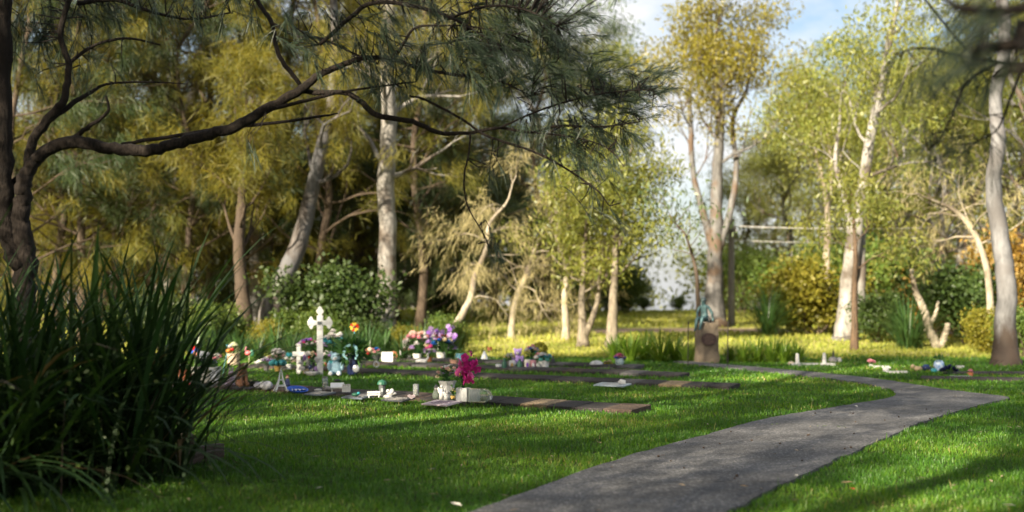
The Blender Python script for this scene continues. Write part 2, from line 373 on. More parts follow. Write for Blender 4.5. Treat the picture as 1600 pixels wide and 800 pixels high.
# ------------------------------------------------------------------ memorial beams: rows of small slabs let into the lawn
U = Vector((-.827, .562, 0)); NRM = Vector((.562, .827, 0))
M_pav = [concrete('paver_charcoal', (.030, .027, .026), (.060, .053, .050), (1.5, 1.5, 1.5), 120), concrete('paver_brown', (.060, .043, .035), (.105, .078, .060), (1.5, 1.4, 1.3), 120),
         concrete('paver_sunlit_tan', (.20, .145, .085), (.29, .22, .14), (1.3, 1.3, 1.2), 120), concrete('paver_grey', (.075, .070, .070), (.12, .115, .115), (1.5, 1.5, 1.5), 120)]  # tan entry paints the sunlit slabs lighter than their neighbours
BEAMS = []
PLEN = 0.40
def paver_mesh(w, m, i):
    mb = MB(); l = PLEN - .012; h0, h1 = .055, .085
    V = [(0, 0, -.04), (l, 0, -.04), (l, w, -.04), (0, w, -.04), (0, 0, h0 - .008), (l, 0, h0 - .008), (l, w, h1 - .008), (0, w, h1 - .008),
         (.008, .008, h0), (l - .008, .008, h0), (l - .008, w - .008, h1), (.008, w - .008, h1)]
    mb.add(V, [(3, 2, 1, 0), (0, 1, 5, 4), (1, 2, 6, 5), (2, 3, 7, 6), (3, 0, 4, 7), (4, 5, 9, 8), (5, 6, 10, 9), (6, 7, 11, 10), (7, 4, 8, 11), (8, 9, 10, 11)])
    return mb.mesh('paver', m)
def beam(start, n, w, label, cols, seed):
    rg = random.Random(seed); t = thing('memorial_kerb', label, 'kerb', start, math.atan2(-U.y, -U.x), 'rows of memorial kerbing in the lawn')
    # local x runs from the left end towards the camera side, so the first slab lies at the far left
    s = Vector(start) + U * (n * PLEN); t.location = s
    ms = [paver_mesh(w, M_pav[k], k) for k in range(4)]
    for i in range(n):
        c = cols[i % len(cols)]
        obj('paver', ms[c], t, (i * PLEN, 0, rg.uniform(-.006, .006)), (rg.uniform(-.01, .01), rg.uniform(-.01, .01), 0))
    BEAMS.append((Vector(start), n * PLEN, w))
    return t
A0 = g(988, 648); B0 = g(1140, 610); C0 = g(1062, 591); D0 = g(992, 578)
colsA = [1, 2, 1, 3, 1, 3, 1, 1, 0, 1, 0, 3, 0, 1, 0, 3, 0, 0, 2, 0, 0, 1]
beam(A0, 22, .50, 'front row of dark memorial slabs, the one nearest the footpath', colsA, 1)
beam(B0, 26, .42, 'second row of dark memorial slabs, running beneath the tall white cross', [0, 1, 0, 0, 0, 1, 0, 0, 0, 0, 0, 0, 0, 0, 0, 0, 0, 0, 0, 0, 0, 3, 0, 2, 0, 0], 2)
beam(C0, 26, .42, 'third row of dark memorial slabs, behind the tall white cross', [0, 0, 1, 0, 0, 3], 3)
beam(D0, 22, .42, 'rearmost row of dark memorial slabs, by the dry grass', [0, 3, 0, 0], 4)

# ------------------------------------------------------------------ grass
rng = np.random.default_rng(11)
def inside(px, py, poly):
    r = np.zeros(len(px), bool); n = len(poly)
    for i in range(n):
        x1, y1 = poly[i]; x2, y2 = poly[(i + 1) % n]
        if y1 == y2: continue
        c = ((y1 > py) != (y2 > py)) & (px < (x2 - x1) * (py - y1) / (y2 - y1) + x1); r ^= c
    return r
POLY = np.r_[PL, PR[::-1]]
def lown(X, Y, s=1.0, k=0):
    return (np.sin(X * 1.3 * s + 2 * np.sin(Y * .7 * s + k)) + np.sin(Y * 1.9 * s + 1.7 * np.sin(X * 1.1 * s + 1 + k)) + np.sin((X + Y) * 3.1 * s + k)) / 3
def on_lawn(X, Y, m=0.0):
    ok = ~inside(X, Y, POLY)
    for st, ln, w in BEAMS:
        dx, dy = X - st.x, Y - st.y; a = dx * U.x + dy * U.y; b = dx * NRM.x + dy * NRM.y
        ok &= ~((a > -.01) & (a < ln) & (b > .0) & (b < w + .0))
    return ok
def grass(name, label, bands, m):
    Vs, Fs, Ts = [], [], []; off = 0
    for y0, y1, dens, hh, ww in bands:
        wid = (y0 + y1) / 2 * .86 + 2.0; n = int(wid * (y1 - y0) * dens)
        Y = rng.uniform(y0, y1, n); X = rng.uniform(-.5, .5, n) * (Y * .86 + 2.0)
        ok = on_lawn(X, Y); 
        if m is M_grass: ok &= ~((Y > 29.5 + 1.5 * lown(X, Y, .5)))
        else: ok &= (Y > 28.5 + 1.5 * lown(X, Y, .5)) & ((np.abs(Y - np.interp(X, dt[:, 0], dt[:, 1])) > 1.6) | (X < 2.6))
        X, Y = X[ok], Y[ok]; n = len(X)
        f = lown(X, Y, 1.0); f2 = lown(X, Y, 4.0, 2)
        H = hh * rng.uniform(.4, 1.3, n) * (1 + .35 * f2) * np.where(rng.uniform(size=n) < .02, 1.8, 1); wd = ww * rng.uniform(.7, 1.3, n)
        az = rng.uniform(0, 2 * np.pi, n); ln = rng.uniform(.1, .9, n) * H; wa = az + rng.normal(0, .6, n) + np.pi / 2
        Z = gz(X, Y) - .004
        B = np.stack([X, Y, Z], 1); bx = np.stack([np.cos(wa) * wd, np.sin(wa) * wd, 0 * wd], 1)
        mid = B + np.stack([np.cos(az) * ln * .3, np.sin(az) * ln * .3, H * .6], 1); tip = B + np.stack([np.cos(az) * ln, np.sin(az) * ln, H], 1)
        V = np.stack([B - bx, B + bx, mid + bx * .8, tip, mid - bx * .8], 1).reshape(-1, 3)
        i = np.arange(n)[:, None] * 5 + off
        Vs.append(V); Fs.append(np.concatenate([i + np.array([[0, 1, 2, 4]]), i + np.array([[4, 2, 3, 3]])], 1).reshape(-1, 4)[:, :])
        t = np.clip(.38 + .30 * f + .18 * lown(X, Y, .35, 5) + rng.normal(0, .20, n), 0, 1); Ts.append(np.repeat(t, 2)); off += 5 * n
    V = np.concatenate(Vs); Fa = np.concatenate(Fs); T = np.concatenate(Ts)
    # split the quads and the tips so that no face is degenerate
    me = bpy.data.meshes.new(name); isq = Fa[:, 2] != Fa[:, 3]
    tri = np.concatenate([Fa[isq][:, [0, 1, 2]], Fa[isq][:, [0, 2, 3]], Fa[~isq][:, [0, 1, 2]]]); tt = np.concatenate([T[isq], T[isq], T[~isq]])
    o = obj(name, np_mesh(name, V, tri, m, False, tt)); tag(o, label, 'grass', kind='stuff'); return o
grass('grass', 'short green mown lawn grass around the path and graves',
      [(6.5, 10, 3600, .038, .0030), (10, 14, 2300, .040, .0038), (14, 20, 950, .042, .0060), (20, 30.5, 300, .048, .011)], M_grass)
grass('grass', 'long pale dry grass on the sunlit bank', [(28, 36, 80, .09, .014), (36, 62, 34, .11, .026)], M_grassdry)

# ------------------------------------------------------------------ foliage and tree builders
def unit(a): return a / np.maximum(np.linalg.norm(a, axis=-1, keepdims=True), 1e-9)
class Leaves:
    def __init__(s): s.V = []; s.T = []
    def put(s, p, d, ln, wd, tint, rg):
        n = len(p); d = unit(d); b = unit(np.cross(d, rg.normal(size=(n, 3)))) * np.asarray(wd)[:, None]; a = d * np.asarray(ln)[:, None]
        s.V.append(np.stack([p, p + a * .42 + b, p + a, p + a * .42 - b], 1)); s.T.append(tint)
    def mesh(s, name, m):
        V = np.concatenate(s.V).reshape(-1, 3); T = np.clip(np.concatenate(s.T), 0, 1)
        return np_mesh(name, V, np.arange(len(V)).reshape(-1, 4), m, False, T)
    def gum(s, tips, rg, n=60, sp=(.5, .5, .3), size=1.0):
        sp = [a * .8 for a in sp]
        for c, d in tips[::2]:
            k = max(4, int(n * 1.25 * rg.uniform(.6, 1.3))); u = rg.normal(size=(k, 3)); u /= np.maximum(1, np.linalg.norm(u, axis=1) / 1.7)[:, None]
            p = np.asarray(c) + u * np.asarray(sp); dd = rg.normal(size=(k, 3)) * .7 + [0, 0, -.75]
            s.put(p, dd, rg.uniform(.10, .19, k) * size, rg.uniform(.016, .028, k) * size, .5 + rg.normal() * .22 + rg.normal(0, .2, k), rg)
    def casu(s, tips, rg, n=60, tw=.7, size=1.0, wd=.007):
        for c, d in tips:
            k = max(4, int(n * rg.uniform(.6, 1.3))); d = np.asarray(d, float); t = rg.uniform(-.3, 1, k)[:, None]
            p = np.asarray(c) + d * t * tw + np.array([0, 0, -.25]) * t * t * tw + rg.normal(0, .10, (k, 3)) * size
            dd = d * .5 + rg.normal(0, .40, (k, 3)) + [0, 0, -.75]
            s.put(p, dd, rg.uniform(.20, .42, k) * size, np.full(k, wd) * size, .5 + rg.normal() * .25 + rg.normal(0, .2, k), rg)
    def round(s, tips, rg, n=60, sp=(.3, .3, .25), size=1.0):
        for c, d in tips:
            k = max(4, int(n * rg.uniform(.6, 1.3))); p = np.asarray(c) + rg.normal(size=(k, 3)) * np.asarray(sp) * .7
            s.put(p, rg.normal(size=(k, 3)) + [0, 0, .2], rg.uniform(.07, .13, k) * size, rg.uniform(.022, .04, k) * size, .5 + rg.normal() * .2 + rg.normal(0, .2, k), rg)

def grow(mb, p, d, Ln, r, lev, rg, tips, wig=.25, up=.1, kids=3, ang=.8, lf=.62, nseg=4, sides=5):
    p = np.asarray(p, float); d = unit(np.asarray(d, float)); pts = [p]; dirs = [d]
    for i in range(nseg):
        d = unit(d + rg.normal(0, wig, 3) + np.array([0, 0, up])); p = p + d * Ln / nseg; pts.append(p); dirs.append(d)
    mb.tube(pts, [r * (1 - .55 * i / nseg) for i in range(nseg + 1)], max(3, sides), cap=False)
    if lev == 0:
        tips.append((pts[-1], d)); tips.append((pts[-2], d)); return
    for k in range(kids):
        j = nseg if k == 0 else rg.integers(1, nseg + 1)
        nd = unit(dirs[j] + unit(rg.normal(size=3)) * ang * (.5 if k == 0 else 1.0))
        grow(mb, pts[j], nd, Ln * lf * rg.uniform(.75, 1.2), r * (1 - .55 * j / nseg) * .72, lev - 1, rg, tips, wig, up, kids, ang, lf, max(3, nseg - 1), sides - 1)

def limbs(mb, pts, rad, n, t0, rg, tips, Ln, ang=1.0, up=.12, lev=2, kids=3, wig=.25, lf=.62, rs=.5, toptips=True, t1=1.0):
    """limbs along the upper part of a stem"""
    pts = np.asarray(pts, float); m = len(pts)
    for k in range(n):
        t = t0 + (t1 - t0) * (k + rg.uniform(0, 1)) / n; i = min(m - 2, int(t * (m - 1))); f = t * (m - 1) - i
        p = pts[i] * (1 - f) + pts[i + 1] * f; ax = unit(pts[i + 1] - pts[i]); r = rad[i] * (1 - f) + rad[i + 1] * f
        a = k * 2.4 + rg.uniform(-.5, .5); out = np.array([math.cos(a), math.sin(a), 0]); d = unit(ax * .5 + out * ang)
        if isinstance(mb, list): mb.append(MB())
        grow(mb[-1] if isinstance(mb, list) else mb, p, d, Ln * rg.uniform(.7, 1.2) * (1.15 - .5 * t), max(.012, r * rs), lev, rg, tips, wig, up, kids, .75, lf)
def stem(pts, rad, rg, n=6, wob=.0):
    """smooth a stem polyline"""
    C = catmull([tuple(p) + (r,) for p, r in zip(pts, rad)], n); C[:, :3] += rg.normal(0, 1, (len(C), 3)) * wob * C[:, 3:4]
    return C[:, :3], list(C[:, 3])
def flare(P, Rd, k=1.6, h=.5):
    return [r * (1 + (k - 1) * math.exp(-max(0, p[2] - P[0][2]) / h)) for p, r in zip(P, Rd)]

def build_tree(name, label, cat, loc, trunk_mb, limb_mb, leaf_me, bark, group=None, leaf_name='crown', rz=0, scale=1.0):
    t = thing(name, label, cat, loc, rz, group, scale)
    trunk_mb.build('trunk', bark, t, True)
    for l_ in limb_mb or []: l_.build('branch', bark, t, True)
    if leaf_me: tag(obj(leaf_name, leaf_me, t), kind='stuff')
    return t
def gum_tree(label, px, Y, bark, leaf, seed, nl=7, t0=.45, Ln=3.0, leafn=60, sp=(.55, .55, .32), extra=(), up=.15, ang=.9, lev=2, kind='gum', name='gum_tree', fl=1.5, size=1.15, kids=3, lf=.62, group=None, cat='tree', rs=.36):
    """a tree whose stem follows picture positions (x, row, width in pixels) at distance Y"""
    rg = np.random.default_rng(seed); pts = [at(x, y, Y) for x, y, w in px]; rad = [w / 2 * Y / F for x, y, w in px]
    X0 = pts[0].x; z0 = float(gz(X0, Y)) - .1
    if pts[0].z > z0 + .05: pts = [Vector((pts[0].x - (pts[1].x - pts[0].x) * .3, Y, z0))] + pts; rad = [rad[0] * 1.1] + rad
    base = Vector(pts[0]); pts = [p - base for p in pts]
    for i, p in enumerate(pts[1:], 1): p.y += rg.normal() * .03 * i
    P, Rd = stem(pts, rad, rg, 6, .05); tm = MB(); tm.tube(P, flare(P, Rd, fl), 12); lm = []; tips = []
    limbs(lm, P, Rd, nl, t0, rg, tips, Ln, ang, up, lev, kids, lf=lf, rs=rs)
    lm.append(MB()); grow(lm[-1], P[-1], unit(P[-1] - P[-3]), Ln * .7, Rd[-1] * .9, 2, rg, tips, .2, up, kids, .7)
    for ex in extra:
        ep = [at(x, y, Y) - base for x, y, w in ex]; er = [w / 2 * Y / F for x, y, w in ex]
        for i, p in enumerate(ep): p.y += rg.normal() * .1 * i
        EP, ER = stem(ep, er, rg, 5, .05); tm.tube(EP, ER, 9)
        limbs(lm, EP, ER, max(3, nl // 2), .45, rg, tips, Ln * .8, ang, up, lev, kids, lf=lf, rs=rs)
        lm.append(MB()); grow(lm[-1], EP[-1], unit(EP[-1] - EP[-3]), Ln * .6, ER[-1] * .9, 2, rg, tips, .2, up, kids, .7)
    lv = Leaves()
    if kind == 'gum': lv.gum(tips, rg, leafn, sp, size)
    elif kind == 'casu': lv.casu(tips, rg, leafn, .7, size)
    elif kind == 'dead': lv.casu(tips, rg, leafn, .6, size, .006)
    return build_tree(name, label, cat, base, tm, lm, lv.mesh('crown', leaf) if leafn else None, bark, group)

# shared kinds of tree for the depth of the wood
def casu_kind(seed, H=13.0, leaf=None, low=.14):
    rg = np.random.default_rng(seed); z = np.linspace(0, H, 8); pts = [Vector((rg.normal() * .12 * i * .5, rg.normal() * .12 * i * .5, a)) for i, a in enumerate(z)]
    P, Rd = stem(pts, list(np.linspace(.135, .025, 8)), rg, 4, .08); tm = MB(); tm.tube(P, flare(P, Rd, 1.4, .4), 9); lm = MB(); tips = []
    limbs(lm, P, Rd, 34, low, rg, tips, 2.3, 1.1, .06, 1, 4, .2, .6, .38)
    lv = Leaves(); lv.casu(tips, rg, 80, .8, 1.15, .0075)
    return tm.mesh('trunk', B_casu, True), lm.mesh('branches', B_casu, True), lv.mesh('crown', leaf or M_casu_shade)
def gum_kind(seed, H=13.0, leaf=None, bark=None, t0=.4, n=10):
    rg = np.random.default_rng(seed); z = np.linspace(0, H * .82, 7); pts = [Vector((rg.normal() * .2 * i * .5, rg.normal() * .2 * i * .5, a)) for i, a in enumerate(z)]
    P, Rd = stem(pts, list(np.linspace(.21, .06, 7)), rg, 4, .06); tm = MB(); tm.tube(P, flare(P, Rd, 1.5), 9); lm = MB(); tips = []
    limbs(lm, P, Rd, n, t0, rg, tips, 3.0, .85, .18, 2, 3)
    grow(lm, P[-1], (0, 0, 1), 2.0, .06, 2, rg, tips)
    lv = Leaves(); lv.gum(tips, rg, 75, (.6, .6, .36), 1.25)
    return tm.mesh('trunk', bark or B_gumgrey, True), lm.mesh('branches', bark or B_gumgrey, True), lv.mesh('crown', leaf or M_gum)
def shrub_kind(seed, leaf, r=1.2, h=1.8, n=26, k=90, size=1.0, kind='round'):
    rg = np.random.default_rng(seed); tm = MB(); tips = []; lm = MB()
    for i in range(5):
        a = i * 2.4; grow(tm, (.05 * math.cos(a), .05 * math.sin(a), -.05), (math.cos(a) * .5, math.sin(a) * .5, 1), h * .45, .035, 2, rg, tips, .2, .1, 3, .8, .65)
    lv = Leaves()
    if kind == 'round': lv.round(tips, rg, k, (r * .22, r * .22, r * .2), size)
    else: lv.gum(tips, rg, k, (r * .25, r * .25, r * .2), size)
    return tm.mesh('stems', B_casu, True), None, lv.mesh('foliage', leaf)
def place(kindm, name, label, cat, loc, rz, sc, group=None, names=('trunk', 'branches', 'crown')):
    t = thing(name, label, cat, loc, rz, group, sc if not hasattr(sc, '__len__') else 1.0)
    if hasattr(sc, '__len__'): t.scale = sc
    for nm, me in zip(names, kindm):
        if me: 
            o = obj(nm, me, t)
            if nm in ('crown', 'foliage'): o['kind'] = 'stuff'
    return t

# ------------------------------------------------------------------ the wood behind the graves
KC = [casu_kind(21, 13, M_casu_shade), casu_kind(22, 14, M_casu_sun), casu_kind(23, 12, M_casu_sun, .10), casu_kind(24, 14, M_casu_shade)]
KG = [gum_kind(31, 13, M_gum), gum_kind(32, 14, M_gum, B_gum, .35), gum_kind(33, 12, M_gumblue, None, .3), gum_kind(34, 11, M_gum, None, .22, 12)]
WOOD = 'trees of the wood behind the graves'
for i, (x, Y, k, sc, lab) in enumerate([
    (30, 34, 0, 1.05, 'dark casuarina at the far edge of the wood, behind the strappy bush'),
    (88, 37, 1, 1.05, 'slim casuarina behind the strappy bush, its trunk left of two close neighbours'),
    (128, 36, 2, 1.1, 'casuarina trunk close to the slim one behind the strappy bush'),
    (182, 37, 3, 1.05, 'casuarina rising behind the tips of the strappy bush'),
    (240, 38, 1, 1.15, 'olive casuarina between the strappy bush and the red ornament on its stake'),
    (292, 36.5, 0, .95, 'casuarina standing behind the terracotta pots'),
    (332, 40, 2, 1.2, 'olive casuarina behind the white planter basket'),
    (455, 43, 3, 1.3, 'casuarina deep in the wood behind the leaning gum'),
    (500, 39, 1, 1.15, 'olive casuarina behind the tall white cross'),
    (552, 44, 2, 1.2, 'casuarina between the tall cross and the blotchy gum trunk'),
    (655, 41, 0, 1.2, 'dark casuarina just beside the blotchy gum trunk'),
    (690, 48, 1, 1.2, 'olive casuarina at the open end of the wood'),
    (20, 46, 2, 1.4, 'tall casuarina behind all others at the end of the wood'),
    (160, 47, 1, 1.4, 'tall olive casuarina in the back of the wood above the bush'),
    (395, 50, 2, 1.5, 'tall casuarina in the back of the wood above the stone planter'),
    (585, 51, 1, 1.4, 'tall casuarina in the back of the wood behind the blotchy gum'),
    (775, 52, 0, 1.15, 'dark casuarina at the back, above the pale dead shrub'),
    (845, 47, 3, .95, 'dark casuarina behind the bare pale shrubs on the bank'),
    (265, 52, 3, 1.5, 'tall dark casuarina in the back of the wood above the terracotta pots'),
]):
    place(KC[k], 'casuarina_tree', lab, 'tree', gp(x, Y), i * 1.7, sc, WOOD)
for i, (x, Y, k, sc, lab) in enumerate([
    (905, 56, 0, 1.05, 'gum with green crown behind the forked sapling on the bank'),
    (815, 60, 1, 1.15, 'gum behind the dead shrubs with a pale trunk'),
    (955, 62, 2, 1.3, 'blue-green gum rising behind the straight sapling'),
    (700, 62, 3, 1.35, 'bushy gum in the depth of the wood behind the flower bouquets'),
    (1190, 64, 3, .60, 'bushy gum behind the power pole'),
    (1235, 50, 0, .66, 'green gum behind the shorter clump of bright strap plants'),
    (1262, 62, 3, .85, 'bushy gum at the back beside the yellow shrub'),
    (1300, 55, 1, .80, 'green gum just behind the twin white trunks'),
    (1395, 48, 3, .85, 'bushy gum between the twin white trunks and the dark tussock'),
    (1430, 58, 0, .95, 'green gum at the back above the pale forked stump'),
    (1475, 45, 3, .9, 'bushy gum behind the pale forked stump'),
    (1530, 52, 1, 1.05, 'gum behind the bare dead branches near the large grey trunk'),
    (1590, 46, 3, 1.0, 'bushy gum behind the large grey trunk'),
    (1630, 40, 0, 1.0, 'gum at the picture edge beyond the large grey trunk'),
    (1350, 66, 2, 1.1, 'blue-green gum far behind the twin white trunks'),
]):
    place(KG[k], 'gum_tree', lab, 'tree', gp(x, Y), i * 2.1, sc, WOOD)

# young casuarinas and tall shrubs that close the view low down in the wood
KY = [casu_kind(26, 6, M_casu_sun, .04), casu_kind(27, 7, M_casu_shade, .04)]
for i, (x, Y, k, sc, lab) in enumerate([(55, 41, 0, .9, 'young casuarina low in the wood, outermost behind the bush'), (110, 44, 1, .9, 'young dark casuarina in the wood, second along from the outermost'), (205, 42, 0, 1.0, 'young olive casuarina in the wood above the bush tips'), (270, 45, 1, .9, 'young dark casuarina behind the red ornament'),
    (345, 46, 0, 1.0, 'young olive casuarina behind the coloured windmill'), (420, 41, 1, .8, 'young dark casuarina close behind the leaning gum'), (480, 47, 0, 1.0, 'young olive casuarina deep behind the tall cross'), (545, 43, 1, .9, 'young dark casuarina behind the sunflower spinner'),
    (620, 47, 0, 1.0, 'young olive casuarina behind the blotchy gum'), (665, 44, 1, .8, 'young dark casuarina behind the pink roses'), (740, 50, 1, .9, 'young dark casuarina behind the curved dead shrub'), (830, 56, 0, .9, 'young olive casuarina behind the middle dead shrub'), (920, 57, 1, .7, 'young dark casuarina behind the two saplings')]):
    place(KY[k], 'young_casuarina', lab, 'tree', gp(x, Y), i * 1.9, sc, 'young casuarinas low in the wood')

for i, (x, Y, k, sc, lab) in enumerate([(1165, 70, 3, .85, 'bushy gum far back, first past the power pole'), (1215, 68, 0, .80, 'green gum far back above the dark spiky tussock'), (1330, 60, 3, .95, 'bushy gum far back between the twin white trunks'), (1375, 56, 3, .80, 'bushy gum half hidden behind the twin white trunks'),
    (1455, 52, 0, .85, 'green gum far back over the dark round tussock'), (1505, 60, 3, 1.05, 'bushy gum far back over the pale forked stump'), (1560, 62, 0, 1.1, 'green gum far back behind the large grey gum'), (1410, 66, 1, 1.0, 'gum far back with pale trunk over the dark round tussock'), (860, 66, 3, .9, 'bushy gum far back above the bare pale shrubs'), (930, 70, 3, .75, 'bushy gum far back above the saplings')]):
    place(KG[k], 'gum_tree', lab, 'tree', gp(x, Y), i * 1.3 + .7, sc, WOOD)
gum_tree('leaning gum with brown and blue-grey bark behind the tall white cross', [(424, 492, 36), (440, 440, 32), (462, 395, 28), (482, 320, 24), (503, 240, 20), (516, 160, 16), (523, 60, 14), (520, -60, 10)], 33, barkmat('leaning_bark', (.035, .027, .022), (.14, .13, .125), (.10, .10, .105), 2.5, .35, .5), M_casu_sun, 41, 9, .5, 2.2, 60, kind='casu', size=1.2)
gum_tree('thick straight gum with blotchy cream and grey bark behind the blue bear', [(598, 505, 38), (604, 440, 29), (606, 360, 27), (602, 290, 27), (610, 200, 24), (606, 100, 20), (612, -40, 16)], 34, B_gum, M_casu_sun, 42, 8, .55, 2.4, 55, kind='casu', size=1.2)
gum_tree('rough orange-barked tree behind the stone planter', [(382, 492, 24), (376, 430, 20), (374, 380, 18), (380, 300, 14), (384, 230, 10)], 32, B_casu, M_casu_sun, 43, 8, .5, 1.8, 60, kind='casu', name='rough_barked_tree', size=1.2)
gum_tree('slender gum with grey trunk seen above the long dark branch', [(400, 470, 20), (398, 300, 18), (392, 150, 16), (398, 40, 14), (402, -60, 10)], 40, B_gumgrey, M_gum, 44, 7, .5, 2.4, 60)
gum_tree('slanting pale gum seen high above the casuarina fork', [(262, 470, 20), (272, 330, 18), (286, 220, 16), (300, 150, 15), (318, 90, 13), (330, -20, 9)], 42, B_gum, M_casu_sun, 45, 7, .5, 2.4, 60, kind='casu', size=1.2)
gum_tree('tall gum with sunlit golden crown rising behind the statue', [(1116, 500, 30), (1117, 430, 25), (1119, 350, 21), (1121, 270, 17), (1124, 200, 14), (1118, 140, 11), (1112, 90, 7)], 45, B_gumgrey, M_gumsun, 46, 8, .58, 2.8, 80, (.62, .62, .34),
         extra=[[(1114, 385, 15), (1098, 330, 11), (1083, 270, 9), (1078, 200, 8), (1080, 140, 6)], [(1122, 392, 14), (1140, 330, 11), (1152, 262, 9), (1146, 190, 7), (1168, 140, 6)]], up=.25, ang=.8, size=1.25, fl=1.7)
gum_tree('straight white gum with twin trunk beyond the path bend', [(1322, 520, 30), (1326, 450, 27), (1333, 370, 23), (1345, 290, 18), (1358, 210, 15), (1376, 130, 12), (1392, 40, 9)], 37, B_gum, M_gum, 47, 6, .55, 2.4, 40, extra=[[(1344, 500, 16), (1346, 420, 14), (1350, 340, 12), (1362, 260, 9), (1366, 200, 7)], [(1330, 400, 10), (1326, 330, 9), (1306, 260, 7), (1318, 180, 5)]], size=1.2)
gum_tree('large grey gum with brown foot standing on the lawn, nearest of the gums', [(1571, 568, 38), (1573, 520, 32), (1572, 440, 29), (1566, 360, 27), (1553, 290, 24), (1554, 220, 22), (1561, 150, 20), (1566, 60, 19), (1560, -60, 17), (1556, -200, 14), (1560, -320, 10)], 25.5, barkmat('mottled_grey_bark', (.075, .074, .076), (.19, .19, .195), (.11, .105, .105), 1.6, .6, .35, .65, (.060, .044, .034), .9), M_gumblue, 48, 7, .80, 2.4, 70, size=1.0, fl=1.3)
gum_tree('thin forked gum with cream stems behind the yellow shrub', [(1293, 470, 13), (1292, 410, 11), (1294, 350, 10), (1288, 300, 8), (1278, 250, 6), (1270, 215, 5)], 42, B_pale, M_gum, 49, 5, .6, 1.8, 60, extra=[[(1293, 330, 8), (1299, 270, 7), (1297, 215, 5)]], name='slender_tree')
gum_tree('slim sapling with reddish straight stem in front of the twin white trunks', [(1335, 548, 11), (1335, 500, 9), (1336, 450, 9), (1334, 400, 7), (1338, 340, 5)], 32, B_rough, M_gum, 50, 4, .7, 1.0, 40, name='sapling')
gum_tree('forked pale sapling on the bank, thinner stem of the two saplings', [(911, 532, 15), (910, 500, 12), (909, 470, 10), (912, 430, 9), (914, 380, 7), (918, 330, 5)], 34, B_sap, M_gum, 51, 6, .55, 1.6, 55, extra=[[(913, 528, 11), (924, 500, 10), (934, 472, 8), (938, 430, 7), (946, 380, 5)]], name='sapling')
gum_tree('straight pale sapling on the bank close to the strap plants', [(956, 536, 18), (957, 500, 15), (959, 450, 12), (962, 400, 10), (963, 350, 9), (966, 290, 6)], 33.5, B_sap, M_gum, 52, 7, .5, 1.7, 60, name='sapling')
gum_tree('thin bent sapling rising beside the bronze figure', [(1091, 474, 7), (1088, 430, 6), (1084, 405, 5), (1076, 385, 4), (1068, 365, 3), (1052, 345, 2)], 30, B_casu, M_gumblue, 53, 6, .45, 1.0, 14, lev=1, name='sapling')
gum_tree('bare dead shrub with pale drooping twigs and curved stem behind the bouquets', [(706, 520, 11), (722, 492, 11), (735, 465, 10), (742, 430, 9), (760, 390, 8), (764, 350, 6), (790, 320, 4)], 31, B_pale, M_dead, 54, 8, .4, 1.1, 20, kind='dead', name='dead_shrub', size=.9, up=-.05, cat='shrub', rs=.35)
gum_tree('bare dead shrub with pale twigs in the middle of the bank', [(800, 505, 9), (806, 470, 9), (822, 430, 8), (836, 390, 6), (850, 360, 4)], 38, B_pale, M_dead, 55, 8, .3, 1.2, 14, kind='dead', name='dead_shrub', size=.9, up=-.1, cat='shrub')
gum_tree('bare dead shrub with pale twigs leaning against the forked sapling', [(884, 508, 10), (882, 460, 9), (886, 420, 8), (870, 370, 6), (880, 320, 5)], 37, B_pale, M_dead, 56, 8, .3, 1.1, 14, kind='dead', name='dead_shrub', size=.9, up=-.1, cat='shrub')
gum_tree('tangle of bare dead branches beside the large grey gum', [(1545, 440, 10), (1530, 380, 9), (1512, 345, 8), (1490, 325, 6), (1470, 318, 4)], 33, B_pale, M_dead, 57, 10, .35, 1.5, 10, kind='dead', name='dead_tree', size=.9, up=-.06)
# pale forked stump
tm = MB(); b0 = g(1466, 543)
for pl in ([(1466, 545, 15), (1452, 515, 14), (1444, 485, 12), (1430, 452, 9), (1424, 420, 6)], [(1468, 543, 13), (1478, 520, 10), (1481, 505, 8)], [(1452, 508, 8), (1462, 490, 6), (1466, 470, 4)]):
    Y = 33.0; P, Rd = stem([at(x, y, Y) - gp(1466, Y) for x, y, w in pl], [w / 2 * Y / F for x, y, w in pl], np.random.default_rng(5), 5, .08); tm.tube(P, Rd, 9)
o = tm.build('tree_stump', B_pale, None, True, gp(1466, 33.0)); tag(o, 'pale forked dead stump shaped like a letter V at the edge of the lawn', 'stump')

